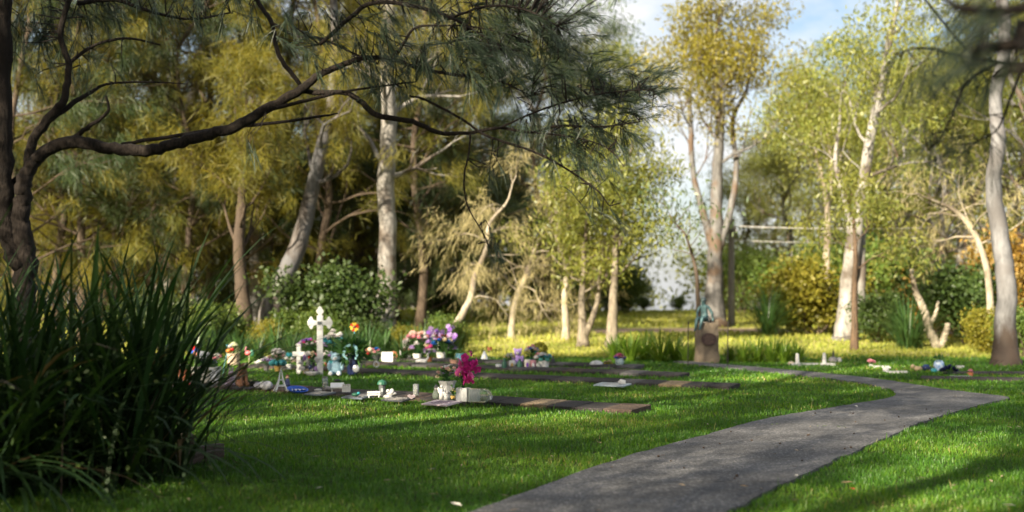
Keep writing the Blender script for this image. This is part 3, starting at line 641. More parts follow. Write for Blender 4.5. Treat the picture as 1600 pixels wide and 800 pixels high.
# shrubs at the wood edge
KS = [shrub_kind(61, M_shrubd), shrub_kind(62, M_shrub), shrub_kind(63, M_shruby, 1.3), shrub_kind(64, M_rust, 1.4), shrub_kind(65, M_shrub, 1.5, 2.2, kind='gum', size=.9)]
SN = ('stems', 'branches', 'foliage')
for i, (x, Y, k, sc, lab) in enumerate([
    (520, 31.5, 0, 1.35, 'dark leafy shrub beside the head of the tall white cross'),
    (470, 31, 1, .7, 'low green shrub at the foot of the leaning gum'),
    (330, 30, 1, .75, 'low green shrub behind the white planter basket'),
    (250, 32, 0, .9, 'dark shrub behind the red ornament on its stake'),
    (1270, 40, 2, 1.5, 'yellow-green shrub between the dark grass tree and the twin white trunks'),
    (1226, 46, 1, 1.4, 'green shrub behind the dark grass tree'),
    (1372, 36, 0, .9, 'dark shrub at the foot of the reddish sapling'),
    (1385, 42, 1, 1.9, 'tall green shrub between the twin white trunks and the tussock'),
    (1510, 35, 0, 1.4, 'dark shrub behind the pale forked stump'),
    (1470, 39, 3, 1.1, 'rusty shrub behind the pale forked stump'),
    (1540, 31, 2, .65, 'low yellow-green shrub beside the foot of the large grey gum'),
    (1612, 36, 3, 1.7, 'rust-coloured shrub at the picture edge behind the large grey gum'),
    (1600, 29, 1, .7, 'green shrub at the picture edge beyond the large grey gum'),
    (1005, 66, 0, .45, 'dark shrub on the crest left of the statue'),
    (1062, 64, 1, .45, 'green shrub on the crest just behind the bronze figure'),
    (1160, 56, 4, 1.5, 'loose green shrub behind the power pole'),
    (1320, 47, 4, 1.6, 'loose green shrub behind the twin white trunks'),
    (680, 46, 0, 1.3, 'dark shrub in the shade at the end of the wood'),
    (860, 50, 0, 2.0, 'dark shrub behind the bare shrubs in the middle of the bank'),
    (980, 58, 1, 1.3, 'green shrub behind the straight sapling'),
]):
    place(KS[k], 'shrub', lab, 'shrub', gp(x, Y), i * 1.3, sc, 'shrubs along the wood edge', SN)

# ------------------------------------------------------------------ strap-leaved plants
def ribbon(rg, Ln, wd, lean, curl, n=6):
    """one strap leaf growing from the origin towards +x"""
    V = []; a = lean; p = np.array([0., 0, 0])
    for i in range(n + 1):
        t = i / n; w = wd * (.75 + .5 * t) * (1 - t ** 3) + .0008
        V += [p + [0, -w, w * .25], p + [0, w, w * .25]]
        p = p + np.array([math.sin(a), 0, math.cos(a)]) * Ln / n; a += curl / n * (.4 + 1.2 * t)
    return np.array(V), np.array([(2 * i, 2 * i + 1, 2 * i + 3, 2 * i + 2) for i in range(n)])
def clump(seed, m, nb, Ln, wd, spread=.8, r=.12, curl=1.2, n=5):
    rg = np.random.default_rng(seed); Vs, Fs, T = [], [], []; off = 0
    for k in range(nb):
        V, Fc = ribbon(rg, Ln * rg.uniform(.6, 1.15), wd * rg.uniform(.7, 1.2), abs(rg.normal(0, spread * .55)) + .05, curl * rg.uniform(.3, 1.4), n)
        a = rg.uniform(0, 6.283); c, s = math.cos(a), math.sin(a); rr = r * math.sqrt(rg.uniform())
        V = np.stack([V[:, 0] * c - V[:, 1] * s + c * rr, V[:, 0] * s + V[:, 1] * c + s * rr, V[:, 2] - .01], 1)
        Vs.append(V); Fs.append(Fc + off); off += len(V); T += [float(np.clip(rg.normal(.5, .25), 0, 1))] * len(Fc)
    return np_mesh('strap_plant', np.concatenate(Vs), np.concatenate(Fs), m, True, T)
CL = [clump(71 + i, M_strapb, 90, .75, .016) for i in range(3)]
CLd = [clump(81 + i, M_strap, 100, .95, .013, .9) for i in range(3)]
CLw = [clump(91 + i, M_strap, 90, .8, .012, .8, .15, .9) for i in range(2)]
def straps(meshes, rows, group, rg):
    for x, Y, sc, lab in rows:
        o = obj('strap_plant', meshes[rg.randrange(len(meshes))], None, gp(x, Y), (0, 0, rg.uniform(0, 6.28)), sc)
        tag(o, lab, 'plant', group)
rr = random.Random(3)
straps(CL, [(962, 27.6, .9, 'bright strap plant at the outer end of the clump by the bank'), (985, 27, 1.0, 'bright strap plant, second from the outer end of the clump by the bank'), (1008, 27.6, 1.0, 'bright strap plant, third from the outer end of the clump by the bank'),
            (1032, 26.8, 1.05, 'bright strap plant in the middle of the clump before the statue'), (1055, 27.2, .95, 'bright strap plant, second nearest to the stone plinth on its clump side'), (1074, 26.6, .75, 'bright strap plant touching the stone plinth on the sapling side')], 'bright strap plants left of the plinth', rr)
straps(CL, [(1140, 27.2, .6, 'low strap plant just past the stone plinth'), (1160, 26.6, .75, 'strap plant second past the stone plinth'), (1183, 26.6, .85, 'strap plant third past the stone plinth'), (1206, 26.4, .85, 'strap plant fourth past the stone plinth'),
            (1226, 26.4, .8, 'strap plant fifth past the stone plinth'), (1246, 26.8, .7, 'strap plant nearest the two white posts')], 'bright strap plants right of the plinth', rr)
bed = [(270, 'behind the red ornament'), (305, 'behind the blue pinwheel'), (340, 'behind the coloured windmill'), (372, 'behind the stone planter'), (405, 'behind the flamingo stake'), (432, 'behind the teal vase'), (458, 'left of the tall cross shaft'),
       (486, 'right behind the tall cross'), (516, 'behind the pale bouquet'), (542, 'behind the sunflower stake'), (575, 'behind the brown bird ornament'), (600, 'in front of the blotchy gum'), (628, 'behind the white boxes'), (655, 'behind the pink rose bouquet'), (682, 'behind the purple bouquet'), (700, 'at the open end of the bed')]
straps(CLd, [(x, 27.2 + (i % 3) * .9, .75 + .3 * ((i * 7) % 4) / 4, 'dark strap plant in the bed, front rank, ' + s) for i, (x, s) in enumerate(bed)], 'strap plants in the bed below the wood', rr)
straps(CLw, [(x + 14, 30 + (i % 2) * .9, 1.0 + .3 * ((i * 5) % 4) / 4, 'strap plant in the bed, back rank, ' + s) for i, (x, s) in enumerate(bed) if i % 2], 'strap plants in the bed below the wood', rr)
for i, (x, s) in enumerate(bed):
    if i % 2 == 0: place(KS[(1, 0, 2, 1)[(i // 2) % 4]], 'low_shrub', 'low leafy shrub in the bed, back rank, ' + s, 'shrub', gp(x + 10, 29.6 + (i % 3) * .5), i * 1.1, .42 + .08 * (i % 3), 'low shrubs in the bed below the wood', SN)
tag(obj('grass_tree', clump(95, M_strap, 260, 2.2, .018, 1.1, .2, 1.4, 6), None, gp(1200, 39) + Vector((0, 0, .0)), (0, 0, 0), .85), 'large dark spiky tussock on the bank past the power pole', 'plant')
tag(obj('grass_tree', clump(96, M_strap, 320, 1.8, .016, 1.2, .3, 1.5, 6), None, gp(1420, 33), (0, 0, 1), .9), 'dark round tussock near the pale forked stump', 'plant')

# ------------------------------------------------------------------ far woodland: one mass beyond the crest
rg = np.random.default_rng(77); lv = Leaves(); tm = MB()
for k in range(330):
    Y = rg.uniform(66, 100); x = rg.uniform(-250, 1900) if k < 230 else rg.uniform(-200, 760)
    if 985 < x < 1120: continue
    X = (x - 800) / F * Y; h = rg.uniform(6, 9.5) + (7.5 if x < 780 else 0) + (2.5 if x > 1500 else 0); z0 = float(gz(X, Y))
    if 850 < x < 1250: h *= .62
    tm.tube([(X, Y, z0 - .3), (X + rg.normal() * .2, Y, z0 + h * .5), (X + rg.normal() * .4, Y, z0 + h * .85)], [.16, .12, .05], 5)
    n = 420; c = rg.normal(size=(9, 3)) * [1.3, 1.3, h * .24] + [X, Y, z0 + h * (.5 if k < 230 else .32)]
    p = c[rg.integers(0, 9, n)] + rg.normal(size=(n, 3)) * [.7, .7, .55]; p[:, 2] = np.maximum(p[:, 2], z0 + .2)
    lv.put(p, rg.normal(size=(n, 3)) + [0, 0, -.5], rg.uniform(.25, .5, n), rg.uniform(.05, .1, n), .5 + rg.normal() * .2 + rg.normal(0, .2, n), rg)
far = thing('woodland', 'mass of distant trees beyond the crest of the bank', 'trees'); far['kind'] = 'stuff'
tm.build('trunks', B_gumgrey, far); obj('foliage', lv.mesh('foliage', M_gum), far)

# ------------------------------------------------------------------ unseen trees added outside the picture to shade lawn, bush and branch
for i, (X, Y, k, sc) in enumerate([(-9, -1.3, 0, (.75, .75, 1.1)), (-6.5, 1.6, 1, .56), (-8.5, 2.6, 2, .40), (-6, -3.5, 3, .80), (-3, -5, 1, .75), (.5, -7.5, 0, .72), (-12.0, 3.2, 2, 1.0), (-9.0, 7.6, 1, .82), (-11, 9.6, 0, .95), (-8.4, 10.2, 3, .58), (-13.5, 10.5, 3, .80), (-15, 5, 1, .95),
        (-13, -6, 2, .85), (-3, -11, 2, .9), (2.5, -11, 3, .9)]):
    place(KC[k], 'casuarina_tree', 'casuarina outside the picture beyond the strappy bush, added to shade the lawn', 'tree', (X, Y, 0), i * 1.1, sc, 'casuarinas added outside the picture')

for X, Y, k, sc, lab in ((-9.2, 2.4, 0, 1.2, 'tall gum added outside the picture, its crown shading the long branch'), (-5.2, -2.2, 2, 1.1, 'unseen tall blue-green gum outside the picture behind the camera')):
    place(KG[k], 'gum_tree', lab, 'tree', (X, Y, 0), .6, sc)

# ------------------------------------------------------------------ foreground casuarina with the long branch
class Sprays:
    """drooping needle sprays: curved two-piece ribbons"""
    def __init__(s): s.V = []; s.T = []
    def spray(s, p, d, n, rg, Ln=.24, wd=.0017, tw=.22, fan=.55, droop=.5):
        n = max(6, int(n * .56))
        d = unit(np.asarray(d, float)); p = np.asarray(p, float); t = rg.uniform(0, 1, n)[:, None]
        b = p + d * t * tw + rg.normal(0, .006, (n, 3)); dd = unit(d + unit(rg.normal(size=(n, 3))) * fan * rg.uniform(.3, 1.2, (n, 1)))
        L_ = Ln * rg.uniform(.6, 1.15, (n, 1)); m1 = b + dd * L_ * .5; d2 = unit(dd + np.array([0, 0, -droop]) * rg.uniform(.5, 1.4, (n, 1))); e = m1 + d2 * L_ * .5
        w = unit(np.cross(dd, rg.normal(size=(n, 3)))) * wd
        s.V.append(np.stack([b - w, b + w, m1 + w, m1 - w, m1 - w, m1 + w, e + w * .4, e - w * .4], 1)); s.T.append(np.repeat(np.clip(rg.normal(.5, .22, n) + rg.normal() * .15, 0, 1), 2))
    def mesh(s, name, m):
        V = np.concatenate(s.V).reshape(-1, 3); return np_mesh(name, V, np.arange(len(V)).reshape(-1, 4), m, False, np.concatenate(s.T))
YF = 10.6
rg = np.random.default_rng(101)
base = Vector(((38 - 800) / F * YF, YF, 0.0))
ft = thing('casuarina_tree', 'foreground casuarina behind the strappy bush with one long branch over the lawn', 'tree', base)
def fpath(px, dy=0.0, slope=0.0):
    out = []
    for i, (x, y, w) in enumerate(px):
        Y = YF + dy + slope * i / max(1, len(px) - 1); out.append((at(x, y, Y) - base, w / 2 * Y / F))
    P, Rd = stem([a for a, b in out], [b for a, b in out], rg, 6, .12); return P, Rd
SEG = []
def fbranch(px, dy=0.0, slope=0.0, name='branch', sides=9):
    P, Rd = fpath(px, dy, slope); mb = MB(); mb.tube(P, Rd, sides); mb.build(name, B_fore, ft, True)
    for a, r in zip(P, Rd): SEG.append((a, r))
    return P
zb = HOR + EYE * F / YF
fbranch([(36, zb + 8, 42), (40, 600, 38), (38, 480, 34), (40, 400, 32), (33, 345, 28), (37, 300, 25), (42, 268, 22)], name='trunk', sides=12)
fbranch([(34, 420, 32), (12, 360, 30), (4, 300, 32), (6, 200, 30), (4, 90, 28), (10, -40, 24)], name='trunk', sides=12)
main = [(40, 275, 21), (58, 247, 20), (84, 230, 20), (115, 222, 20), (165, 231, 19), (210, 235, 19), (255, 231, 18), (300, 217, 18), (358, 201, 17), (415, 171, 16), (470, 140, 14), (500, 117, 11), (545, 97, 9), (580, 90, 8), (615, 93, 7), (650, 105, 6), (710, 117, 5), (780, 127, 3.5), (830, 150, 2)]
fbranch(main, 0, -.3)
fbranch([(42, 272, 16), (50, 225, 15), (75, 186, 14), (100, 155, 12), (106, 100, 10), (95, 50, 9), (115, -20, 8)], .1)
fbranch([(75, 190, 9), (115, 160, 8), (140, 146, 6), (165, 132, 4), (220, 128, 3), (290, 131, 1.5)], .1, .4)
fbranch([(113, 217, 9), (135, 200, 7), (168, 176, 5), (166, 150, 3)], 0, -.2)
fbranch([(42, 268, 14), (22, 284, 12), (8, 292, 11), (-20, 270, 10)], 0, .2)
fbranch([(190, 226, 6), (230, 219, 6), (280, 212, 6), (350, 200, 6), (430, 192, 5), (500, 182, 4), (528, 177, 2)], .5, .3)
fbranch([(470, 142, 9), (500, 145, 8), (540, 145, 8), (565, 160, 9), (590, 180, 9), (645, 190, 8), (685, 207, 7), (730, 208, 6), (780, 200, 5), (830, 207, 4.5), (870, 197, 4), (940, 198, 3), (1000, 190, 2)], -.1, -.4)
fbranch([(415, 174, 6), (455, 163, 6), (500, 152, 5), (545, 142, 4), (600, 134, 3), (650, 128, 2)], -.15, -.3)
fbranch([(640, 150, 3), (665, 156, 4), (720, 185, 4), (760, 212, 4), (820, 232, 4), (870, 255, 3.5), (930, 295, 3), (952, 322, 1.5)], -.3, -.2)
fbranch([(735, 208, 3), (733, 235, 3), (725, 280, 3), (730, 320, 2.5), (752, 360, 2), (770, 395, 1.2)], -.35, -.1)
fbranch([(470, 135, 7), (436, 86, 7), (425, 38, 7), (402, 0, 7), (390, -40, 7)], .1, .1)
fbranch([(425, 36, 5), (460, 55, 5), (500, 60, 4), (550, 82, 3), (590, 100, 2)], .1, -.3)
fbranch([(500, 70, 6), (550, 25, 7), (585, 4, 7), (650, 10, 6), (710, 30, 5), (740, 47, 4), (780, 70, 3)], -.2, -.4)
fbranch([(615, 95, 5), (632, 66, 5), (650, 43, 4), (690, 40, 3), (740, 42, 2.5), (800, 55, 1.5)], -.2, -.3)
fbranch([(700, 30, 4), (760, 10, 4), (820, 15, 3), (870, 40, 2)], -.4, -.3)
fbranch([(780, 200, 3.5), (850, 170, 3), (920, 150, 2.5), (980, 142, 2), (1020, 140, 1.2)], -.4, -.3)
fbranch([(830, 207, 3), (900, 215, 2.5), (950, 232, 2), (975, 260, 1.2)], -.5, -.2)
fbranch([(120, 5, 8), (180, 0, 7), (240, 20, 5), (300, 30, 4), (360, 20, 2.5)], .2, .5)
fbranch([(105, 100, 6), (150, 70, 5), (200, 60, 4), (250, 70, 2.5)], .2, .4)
sp = Sprays(); tw = MB(); SP = np.array([a for a, r in SEG]); SRd = np.array([r for a, r in SEG])
def spray_at(x, y, dx, dy, n=36, Ln=.24, dY=None, twig=True, fan=.55, droop=.5):
    Y = YF - .3 + (rg.normal() * .35 if dY is None else dY); p = np.array(at(x, y, Y) - base); d = unit(np.array([dx, rg.normal() * .45, -dy], float))
    if twig:
        dist = np.linalg.norm((SP - p) * [1, .5, 1], axis=1) + (SRd > .03) * .3; j = int(np.argmin(dist)); q_ = SP[j]
        mid = (q_ + p) / 2 + rg.normal(0, .04, 3); tw.tube([q_, mid, p, p + d * .17], [min(.006, SRd[j]), .0045, .0032, .0015], 4, False)
    sp.spray(p, d, n, rg, Ln * .85, .0022, .17, fan, droop)
def region(x0, x1, y0, y1, n, dx, dy, k=36, **kw):
    for _ in range(n):
        spray_at(rg.uniform(x0, x1), rg.uniform(y0, y1), dx + rg.normal() * .4, dy + rg.normal() * .4, k, **kw)
region(700, 860, -10, 100, 84, .4, .4, 42)          # dense dark mass
region(720, 890, 60, 150, 52, .5, .5, 40)
region(830, 930, 10, 150, 30, .6, .2, 36)
region(430, 620, -5, 100, 46, .3, .7, 40)
region(560, 720, -10, 70, 34, .4, .6, 38)
region(540, 640, 80, 140, 20, .3, .9, 40)
region(620, 740, 60, 120, 18, .4, .8, 36)
region(895, 1000, 110, 180, 40, .8, .0, 36)
region(985, 1035, 110, 190, 16, 1.0, -.15, 30)
region(860, 975, 175, 250, 46, .5, .7, 38)
region(780, 900, 160, 200, 12, .4, .9, 34)
region(905, 955, 270, 325, 8, .5, .9, 26)
for _ in range(6): spray_at(rg.uniform(752, 772), rg.uniform(345, 385), .35, 1, 24, .2)
region(758, 782, 245, 262, 5, .1, 1.0, 30)
for _ in range(3): spray_at(390 + rg.normal() * 6, 212, .1, 1, 26, .26, fan=.8)
region(0, 140, -10, 70, 46, .2, .8, 40, dY=.7)
region(120, 430, -25, 25, 40, .2, .9, 38, dY=.8)
region(20, 200, 60, 140, 14, .3, .9, 30, dY=.6)
region(-100, 1000, -330, -40, 170, .3, .6, 40)        # the crown goes on above the frame
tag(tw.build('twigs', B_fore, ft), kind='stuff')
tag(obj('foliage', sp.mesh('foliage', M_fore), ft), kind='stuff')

# casuarina at the right edge, close to the camera, trunk outside the picture
base = Vector((3.9, 5.2, 0)); SEG = []
ft = thing('casuarina_tree', 'very close blurred casuarina reaching in at the top corner beside the large grey gum', 'tree', base)
def nb(pts, rad, name='branch'):
    P, Rd = stem([Vector(p) - base for p in pts], rad, rg, 6, .12); MB().tube(P, Rd, 9).build(name, B_fore, ft, True)
    for a, r in zip(P, Rd): SEG.append((a, r))
nb([(3.9, 5.2, -.1), (3.85, 5.1, 1.2), (3.8, 4.9, 2.6), (3.75, 4.6, 4.5)], [.16, .14, .12, .08], 'trunk')
Yn = 4.0
nb([(3.83, 5.05, 1.6), at(1700, 20, 4.4), at(1620, 12, Yn), at(1560, 18, Yn), at(1505, 14, Yn), at(1476, -4, Yn), at(1466, -30, Yn)], [.05, .035, .022, .018, .014, .009, .005])
nb([(3.83, 5.05, 1.5), at(1720, 90, 4.4), at(1640, 100, Yn), at(1590, 108, Yn), at(1560, 118, Yn), at(1548, 122, Yn)], [.05, .035, .024, .020, .014, .006])
nb([(3.83, 5.0, 1.7), at(1680, 60, 4.2), at(1600, 70, Yn), at(1540, 74, Yn), at(1512, 82, Yn)], [.05, .035, .026, .02, .008])
Ym = 7.2
nb([(3.82, 5.0, 2.0), at(1680, 80, 6.4), at(1600, 100, Ym), at(1520, 90, Ym), at(1440, 75, Ym), at(1400, 85, Ym)], [.04, .02, .012, .009, .006, .003])
nb([at(1560, 96, Ym), at(1510, 130, Ym), at(1490, 175, Ym), at(1470, 215, Ym), at(1450, 235, Ym)], [.010, .008, .006, .004, .002])
nb([at(1600, 100, Ym), at(1580, 150, Ym), at(1560, 200, Ym), at(1530, 220, Ym)], [.010, .008, .006, .003])
nb([at(1520, 90, Ym), at(1470, 30, Ym), at(1440, -10, Ym), at(1430, -40, Ym)], [.008, .007, .006, .005])
sp = Sprays(); tw = MB(); SP = np.array([a for a, r in SEG]); SRd = np.array([r for a, r in SEG])
def nspray(x, y, Y, dx, dy, n, Ln=.2):
    p = np.array(at(x, y, Y) - base); d = unit(np.array([dx, rg.normal() * .4, -dy])); j = int(np.argmin(np.linalg.norm(SP - p, axis=1)))
    tw.tube([SP[j], (SP[j] + p) / 2 + rg.normal(0, .02, 3), p, p + d * .16], [.004, .0035, .0025, .0012], 4, False); sp.spray(p, d, n, rg, Ln, .0015, .2, .55, .5)
for _ in range(26): nspray(rg.uniform(1520, 1640), rg.uniform(-30, 105), Yn + rg.normal() * .2, -.5 + rg.normal() * .4, .3 + rg.normal() * .4, 40, .13)
for _ in range(24): nspray(rg.uniform(1400, 1560), rg.uniform(70, 120), Ym + rg.normal() * .3, -.3 + rg.normal() * .4, .8 + rg.normal() * .3, 30)
for _ in range(20): nspray(rg.uniform(1440, 1550), rg.uniform(180, 235), Ym + rg.normal() * .3, -.2 + rg.normal() * .6, .9 + rg.normal() * .3, 30)
for _ in range(10): nspray(rg.uniform(1500, 1600), rg.uniform(-10, 60), Ym + rg.normal() * .3, -.2 + rg.normal() * .6, .9, 30)
for _ in range(60): nspray(rg.uniform(1620, 2100), rg.uniform(-300, 200), 5 + rg.normal() * .5, rg.normal() * .6, .9, 36)
tag(tw.build('twigs', B_fore, ft), kind='stuff'); tag(obj('foliage', sp.mesh('foliage', M_fore), ft), kind='stuff')

# ------------------------------------------------------------------ big strappy bush in the near corner
rg = np.random.default_rng(131); ro = random.Random(131)
bush = thing('strappy_bush', 'big dark strap-leaved bush filling the near corner beside the timber edging', 'bush', (-3.5, 9.0, 0))
M_blade = leafmat('bush_blades', (.012, .036, .010), (.034, .070, .018), .22, (1.4, 1.5, .6), rough=.62, spec=.22, vary=.4)
LV = []
for i in range(30):
    V, Fc = ribbon(rg, rg.uniform(1.75, 2.35) if i % 3 < 2 else rg.uniform(1.4, 1.9), rg.uniform(.016, .027), [.28, .62, 1.0][i % 3] + rg.normal() * .1, [.75, 1.25, 1.6][i % 3] * rg.uniform(.7, 1.2), 9)
    LV.append(np_mesh('leaf', V, Fc, M_strapdry if i in (7, 11, 19) else M_blade, True, np.full(len(Fc), rg.uniform())))
cen = [(-3.50, 9.2), (-2.95, 9.5), (-3.85, 8.8), (-3.5, 8.6), (-2.85, 9.05), (-4.0, 9.5), (-3.35, 9.9), (-3.8, 8.2)]
for i in range(290):
    c = cen[i % 8]; az = rg.normal(-.35, .75) if i % 3 else rg.uniform(0, 6.28)
    obj('leaf', LV[ro.randrange(30)], bush, (c[0] + rg.normal() * .13 + 3.5, c[1] + rg.normal() * .13 - 9.0, -.02), (rg.normal() * .06, rg.normal() * .06, az), rg.uniform(.72, 1.06))
Vs, Fs, T = [], [], []; off = 0
for k in range(1000):
    V, Fc = ribbon(rg, rg.uniform(.9, 2.1), rg.uniform(.011, .020), abs(rg.normal(0, .55)) + .05, rg.uniform(.4, 1.6), 7); a = rg.uniform(0, 6.283); c, s = math.cos(a), math.sin(a); q_ = cen[k % 8]
    x, y = q_[0] + rg.normal() * .2 + 3.5, q_[1] + rg.normal() * .2 - 9
    Vs.append(np.stack([V[:, 0] * c - V[:, 1] * s + x, V[:, 0] * s + V[:, 1] * c + y, V[:, 2] - .02], 1)); Fs.append(Fc + off); off += len(V); T += [float(rg.uniform())] * len(Fc)
tag(obj('leaf_mass', np_mesh('leaf_mass', np.concatenate(Vs), np.concatenate(Fs), M_blade, True, T), bush), kind='stuff')
# broad-leaved creeper over the bush foot
lv = Leaves(); p = np.stack([rg.normal(-3.25, .42, 900), rg.normal(8.85, .4, 900), np.abs(rg.normal(.45, .28, 900))], 1)
lv.put(p, rg.normal(size=(900, 3)) * [1, 1, .5] + [.2, -.5, .1], rg.uniform(.03, .07, 900), rg.uniform(.010, .022, 900), rg.uniform(0, 1, 900), rg)
stm = MB()
for i in range(14):
    a = rg.uniform(0, 6.28); x, y = -3.25 + rg.normal() * .35, 8.9 + rg.normal() * .3
    stm.tube([(x, y, 0), (x + .1 * math.cos(a), y + .1 * math.sin(a), .4), (x + .3 * math.cos(a), y + .3 * math.sin(a), .75)], [.006, .004, .002], 4)
cr = thing('creeper', 'broad-leaved green creeper tangled through the foot of the strappy bush', 'plant')
tag(stm.build('stems', B_casu, cr), kind='stuff'); tag(obj('foliage', lv.mesh('foliage', M_shrubd), cr), kind='stuff')
# timber edging
ed = thing('timber_edging', 'weathered timber edging of the garden bed beside the strappy bush', 'edging', g(345, 714))
M_tim = mat('old_timber', (.075, .054, .040), .9, (.03, .022, .017), 5, .6, stretch=(2, 14, 14))
a = g(346, 713); b_ = g(165, 742); d = b_ - a; an = math.atan2(d.y, d.x); ln = d.length
o = MB().box((ln / 2, 0, .055), (ln, .09, .13)).build('plank', M_tim, ed, bevel=.008); o.rotation_euler = (0, 0, an)
o = MB().box((ln * .55, .12, .035), (ln * .9, .09, .10)).build('plank', M_tim, ed, bevel=.008); o.rotation_euler = (0, 0, an - .03)
c_ = g(300, 700); o = MB().box((0, 0, .05), (.09, .75, .12)).build('plank', M_tim, ed, bevel=.008); o.location = c_ - ed.location + Vector((-.16, .38, 0)); o.rotation_euler = (0, 0, .35)

# ------------------------------------------------------------------ power pole and cables beyond the bank
M_wood = mat('grey_pole_timber', (.24, .22, .20), .9, (.14, .13, .12), 6, .3, stretch=(6, 6, .6))
PY = 46.0; poles = []
for x, lab in ((1143, 'slim grey power pole behind the golden-crowned gum'), (1500, 'slim grey power pole hidden among the trees by the bare dead branches')):
    b_ = gp(x, PY); t = thing('power_pole', lab, 'pole', b_, 0, 'power poles'); H = at(x, 362, PY).z - b_.z
    MB().tube([(0, 0, -.3), (0, 0, H * .6), (0, 0, H + .5)], [.15, .13, .11], 9).build('post', M_wood, t)
    MB().box((0, 0, H), (.10, 1.6, .10)).build('crossarm', M_wood, t)
    for s in (-.7, .7): MB().lathe([(.03, 0), (.06, .04), (.05, .09), (.02, .14)], (0, s, H + .045), 8).build('insulator', mat('porcelain', (.5, .45, .4), .3), t)
    poles.append((b_, H))
M_cab = mat('aluminium_cable', (.36, .35, .34), .45, (.65, .62, .58), metal=.2)
for s, dz, lab in ((-.7, .17, 'bright overhead cable, the upper of two strung between the poles'), (.16, -.31, 'bright overhead cable, the lower of two strung between the poles')):
    pts = []
    a, b_ = poles[0][0] + Vector((0, s, poles[0][1] + dz)), poles[1][0] + Vector((0, s, poles[1][1] + dz))
    for i in range(17): t = i / 16; p = a.lerp(b_, t); p.z -= .10 * 4 * t * (1 - t); pts.append(p)
    tag(MB().tube(pts, .016, 6).build('cable', M_cab), lab, 'cable', 'overhead cables')

# ------------------------------------------------------------------ statue and plinth
M_sand = mat('sandstone', (.21, .165, .115), .9, (.10, .08, .06), 5, .5, lo=.3, hi=.7)
M_bronze = mat('green_bronze', (.075, .15, .16), .5, (.03, .055, .062), 14, .2, metal=.35)
M_plq = mat('bronze_plaque', (.10, .060, .050), .5, (.065, .040, .036), 9, .1, metal=.4)
M_line = mat('plaque_line', (.24, .16, .12), .5, metal=.3)
pb = g(1104, 567); pl = thing('stone_plinth', 'rough sandstone plinth with an oval bronze plaque, under the seated figure', 'plinth', pb, R(4))
rg = np.random.default_rng(9); mb = MB(); hw, hd, H = .245, .20, .87
prof = []
lev = [0, .12, .3, .5, .7, .85, 1.0]; V = []; Fc = []; ns = 20
for j, t in enumerate(lev):
    k = 1 + .03 * math.sin(j * 2.1) - .05 * t
    for i in range(ns):
        a = 2 * math.pi * (i + .5) / ns; c, s = math.cos(a), math.sin(a); m_ = 1 / max(abs(c), abs(s)); m_ = min(m_, 1.3)
        V.append((c * m_ * hw * k + rg.normal() * .008, s * m_ * hd * k + rg.normal() * .008, t * H + rg.normal() * .006))
for j in range(len(lev) - 1):
    for i in range(ns): Fc.append((j * ns + i, j * ns + (i + 1) % ns, (j + 1) * ns + (i + 1) % ns, (j + 1) * ns + i))
Fc.append(tuple((len(lev) - 1) * ns + i for i in range(ns))); mb.add(V, Fc).build('block', M_sand, pl)
out = [(.165 * math.cos(a), .52 + .135 * math.sin(a)) for a in np.linspace(0, 2 * math.pi, 28, endpoint=False)]
po = MB().prism(out, -.235, -.19).build('plaque', M_plq, pl)
for i in range(7):
    z = .43 + i * .028; w = .15 * math.sqrt(max(.05, 1 - ((z - .52) / .135) ** 2)) * (.72 + .12 * ((i * 5) % 3)); MB().box((0, -.237, z), (w * 1.6, .006, .009)).build('raised_line', M_line, po)
MB().box((.20, -.06, H + .03), (.06, .1, .07), .2).build('chipped_edge', M_sand, pl)
def skin(name, V, E, rad, m, loc, rz=0, sub=2, root=0):
    me = bpy.data.meshes.new(name); me.from_pydata(V, E, []); o = bpy.data.objects.new(name, me); COL.objects.link(o); me.materials.append(m)
    s = o.modifiers.new('skin', 'SKIN'); s.use_smooth_shade = True
    for i, r in enumerate(rad): me.skin_vertices[0].data[i].radius = (r, r) if not hasattr(r, '__len__') else r; me.skin_vertices[0].data[i].use_root = (i == root)
    u = o.modifiers.new('sub', 'SUBSURF'); u.levels = u.render_levels = sub
    o.location = loc; o.rotation_euler = (0, 0, rz); return o
# seated child, facing the camera and a little to the left, legs over the plinth edge, one hand propped behind
V = [(0, 0, .07), (0, .01, .17), (0, .0, .27), (0, -.02, .345), (0, -.035, .385), (0, -.05, .43), (0, -.055, .485),            # pelvis..head
     (-.055, -.02, .06), (-.10, -.19, .075), (-.115, -.22, -.10), (-.12, -.225, -.17), (-.13, -.28, -.185),                       # left leg
     (.055, -.02, .06), (.03, -.20, .10), (.0, -.235, -.07), (-.01, -.24, -.14), (-.015, -.295, -.155),
     (-.095, -.01, .325), (-.145, -.04, .21), (-.11, -.14, .13), (-.085, -.18, .115),
     (.095, .0, .325), (.165, .03, .20), (.18, .06, .07), (.185, .05, .02)]
E = [(0, 1), (1, 2), (2, 3), (3, 4), (4, 5), (5, 6), (0, 7), (7, 8), (8, 9), (9, 10), (10, 11), (0, 12), (12, 13), (13, 14), (14, 15), (15, 16), (3, 17), (17, 18), (18, 19), (19, 20), (3, 21), (21, 22), (22, 23), (23, 24)]
rad = [(.085, .075), (.075, .06), (.085, .06), (.055, .045), .032, (.058, .064), (.045, .05), .062, .045, .034, .026, .02, .062, .045, .034, .026, .02, .036, .028, .022, .018, .036, .028, .022, .018]
st = skin('statue', V, E, rad, M_bronze, pb + Vector((-.06, -.05, H + .02)), R(-28)); tag(st, 'green bronze figure of a child seated on the stone plinth, legs hanging', 'statue')
MB().ell((0, -.045, .475), (.066, .070, .060), 12, 8).build('hair', mat('bronze_dark', (.05, .075, .08), .5, metal=.4), st, True)
MB().ell((-.0, -.115, .455), (.012, .014, .014), 6, 5).build('nose', M_bronze, st, True)
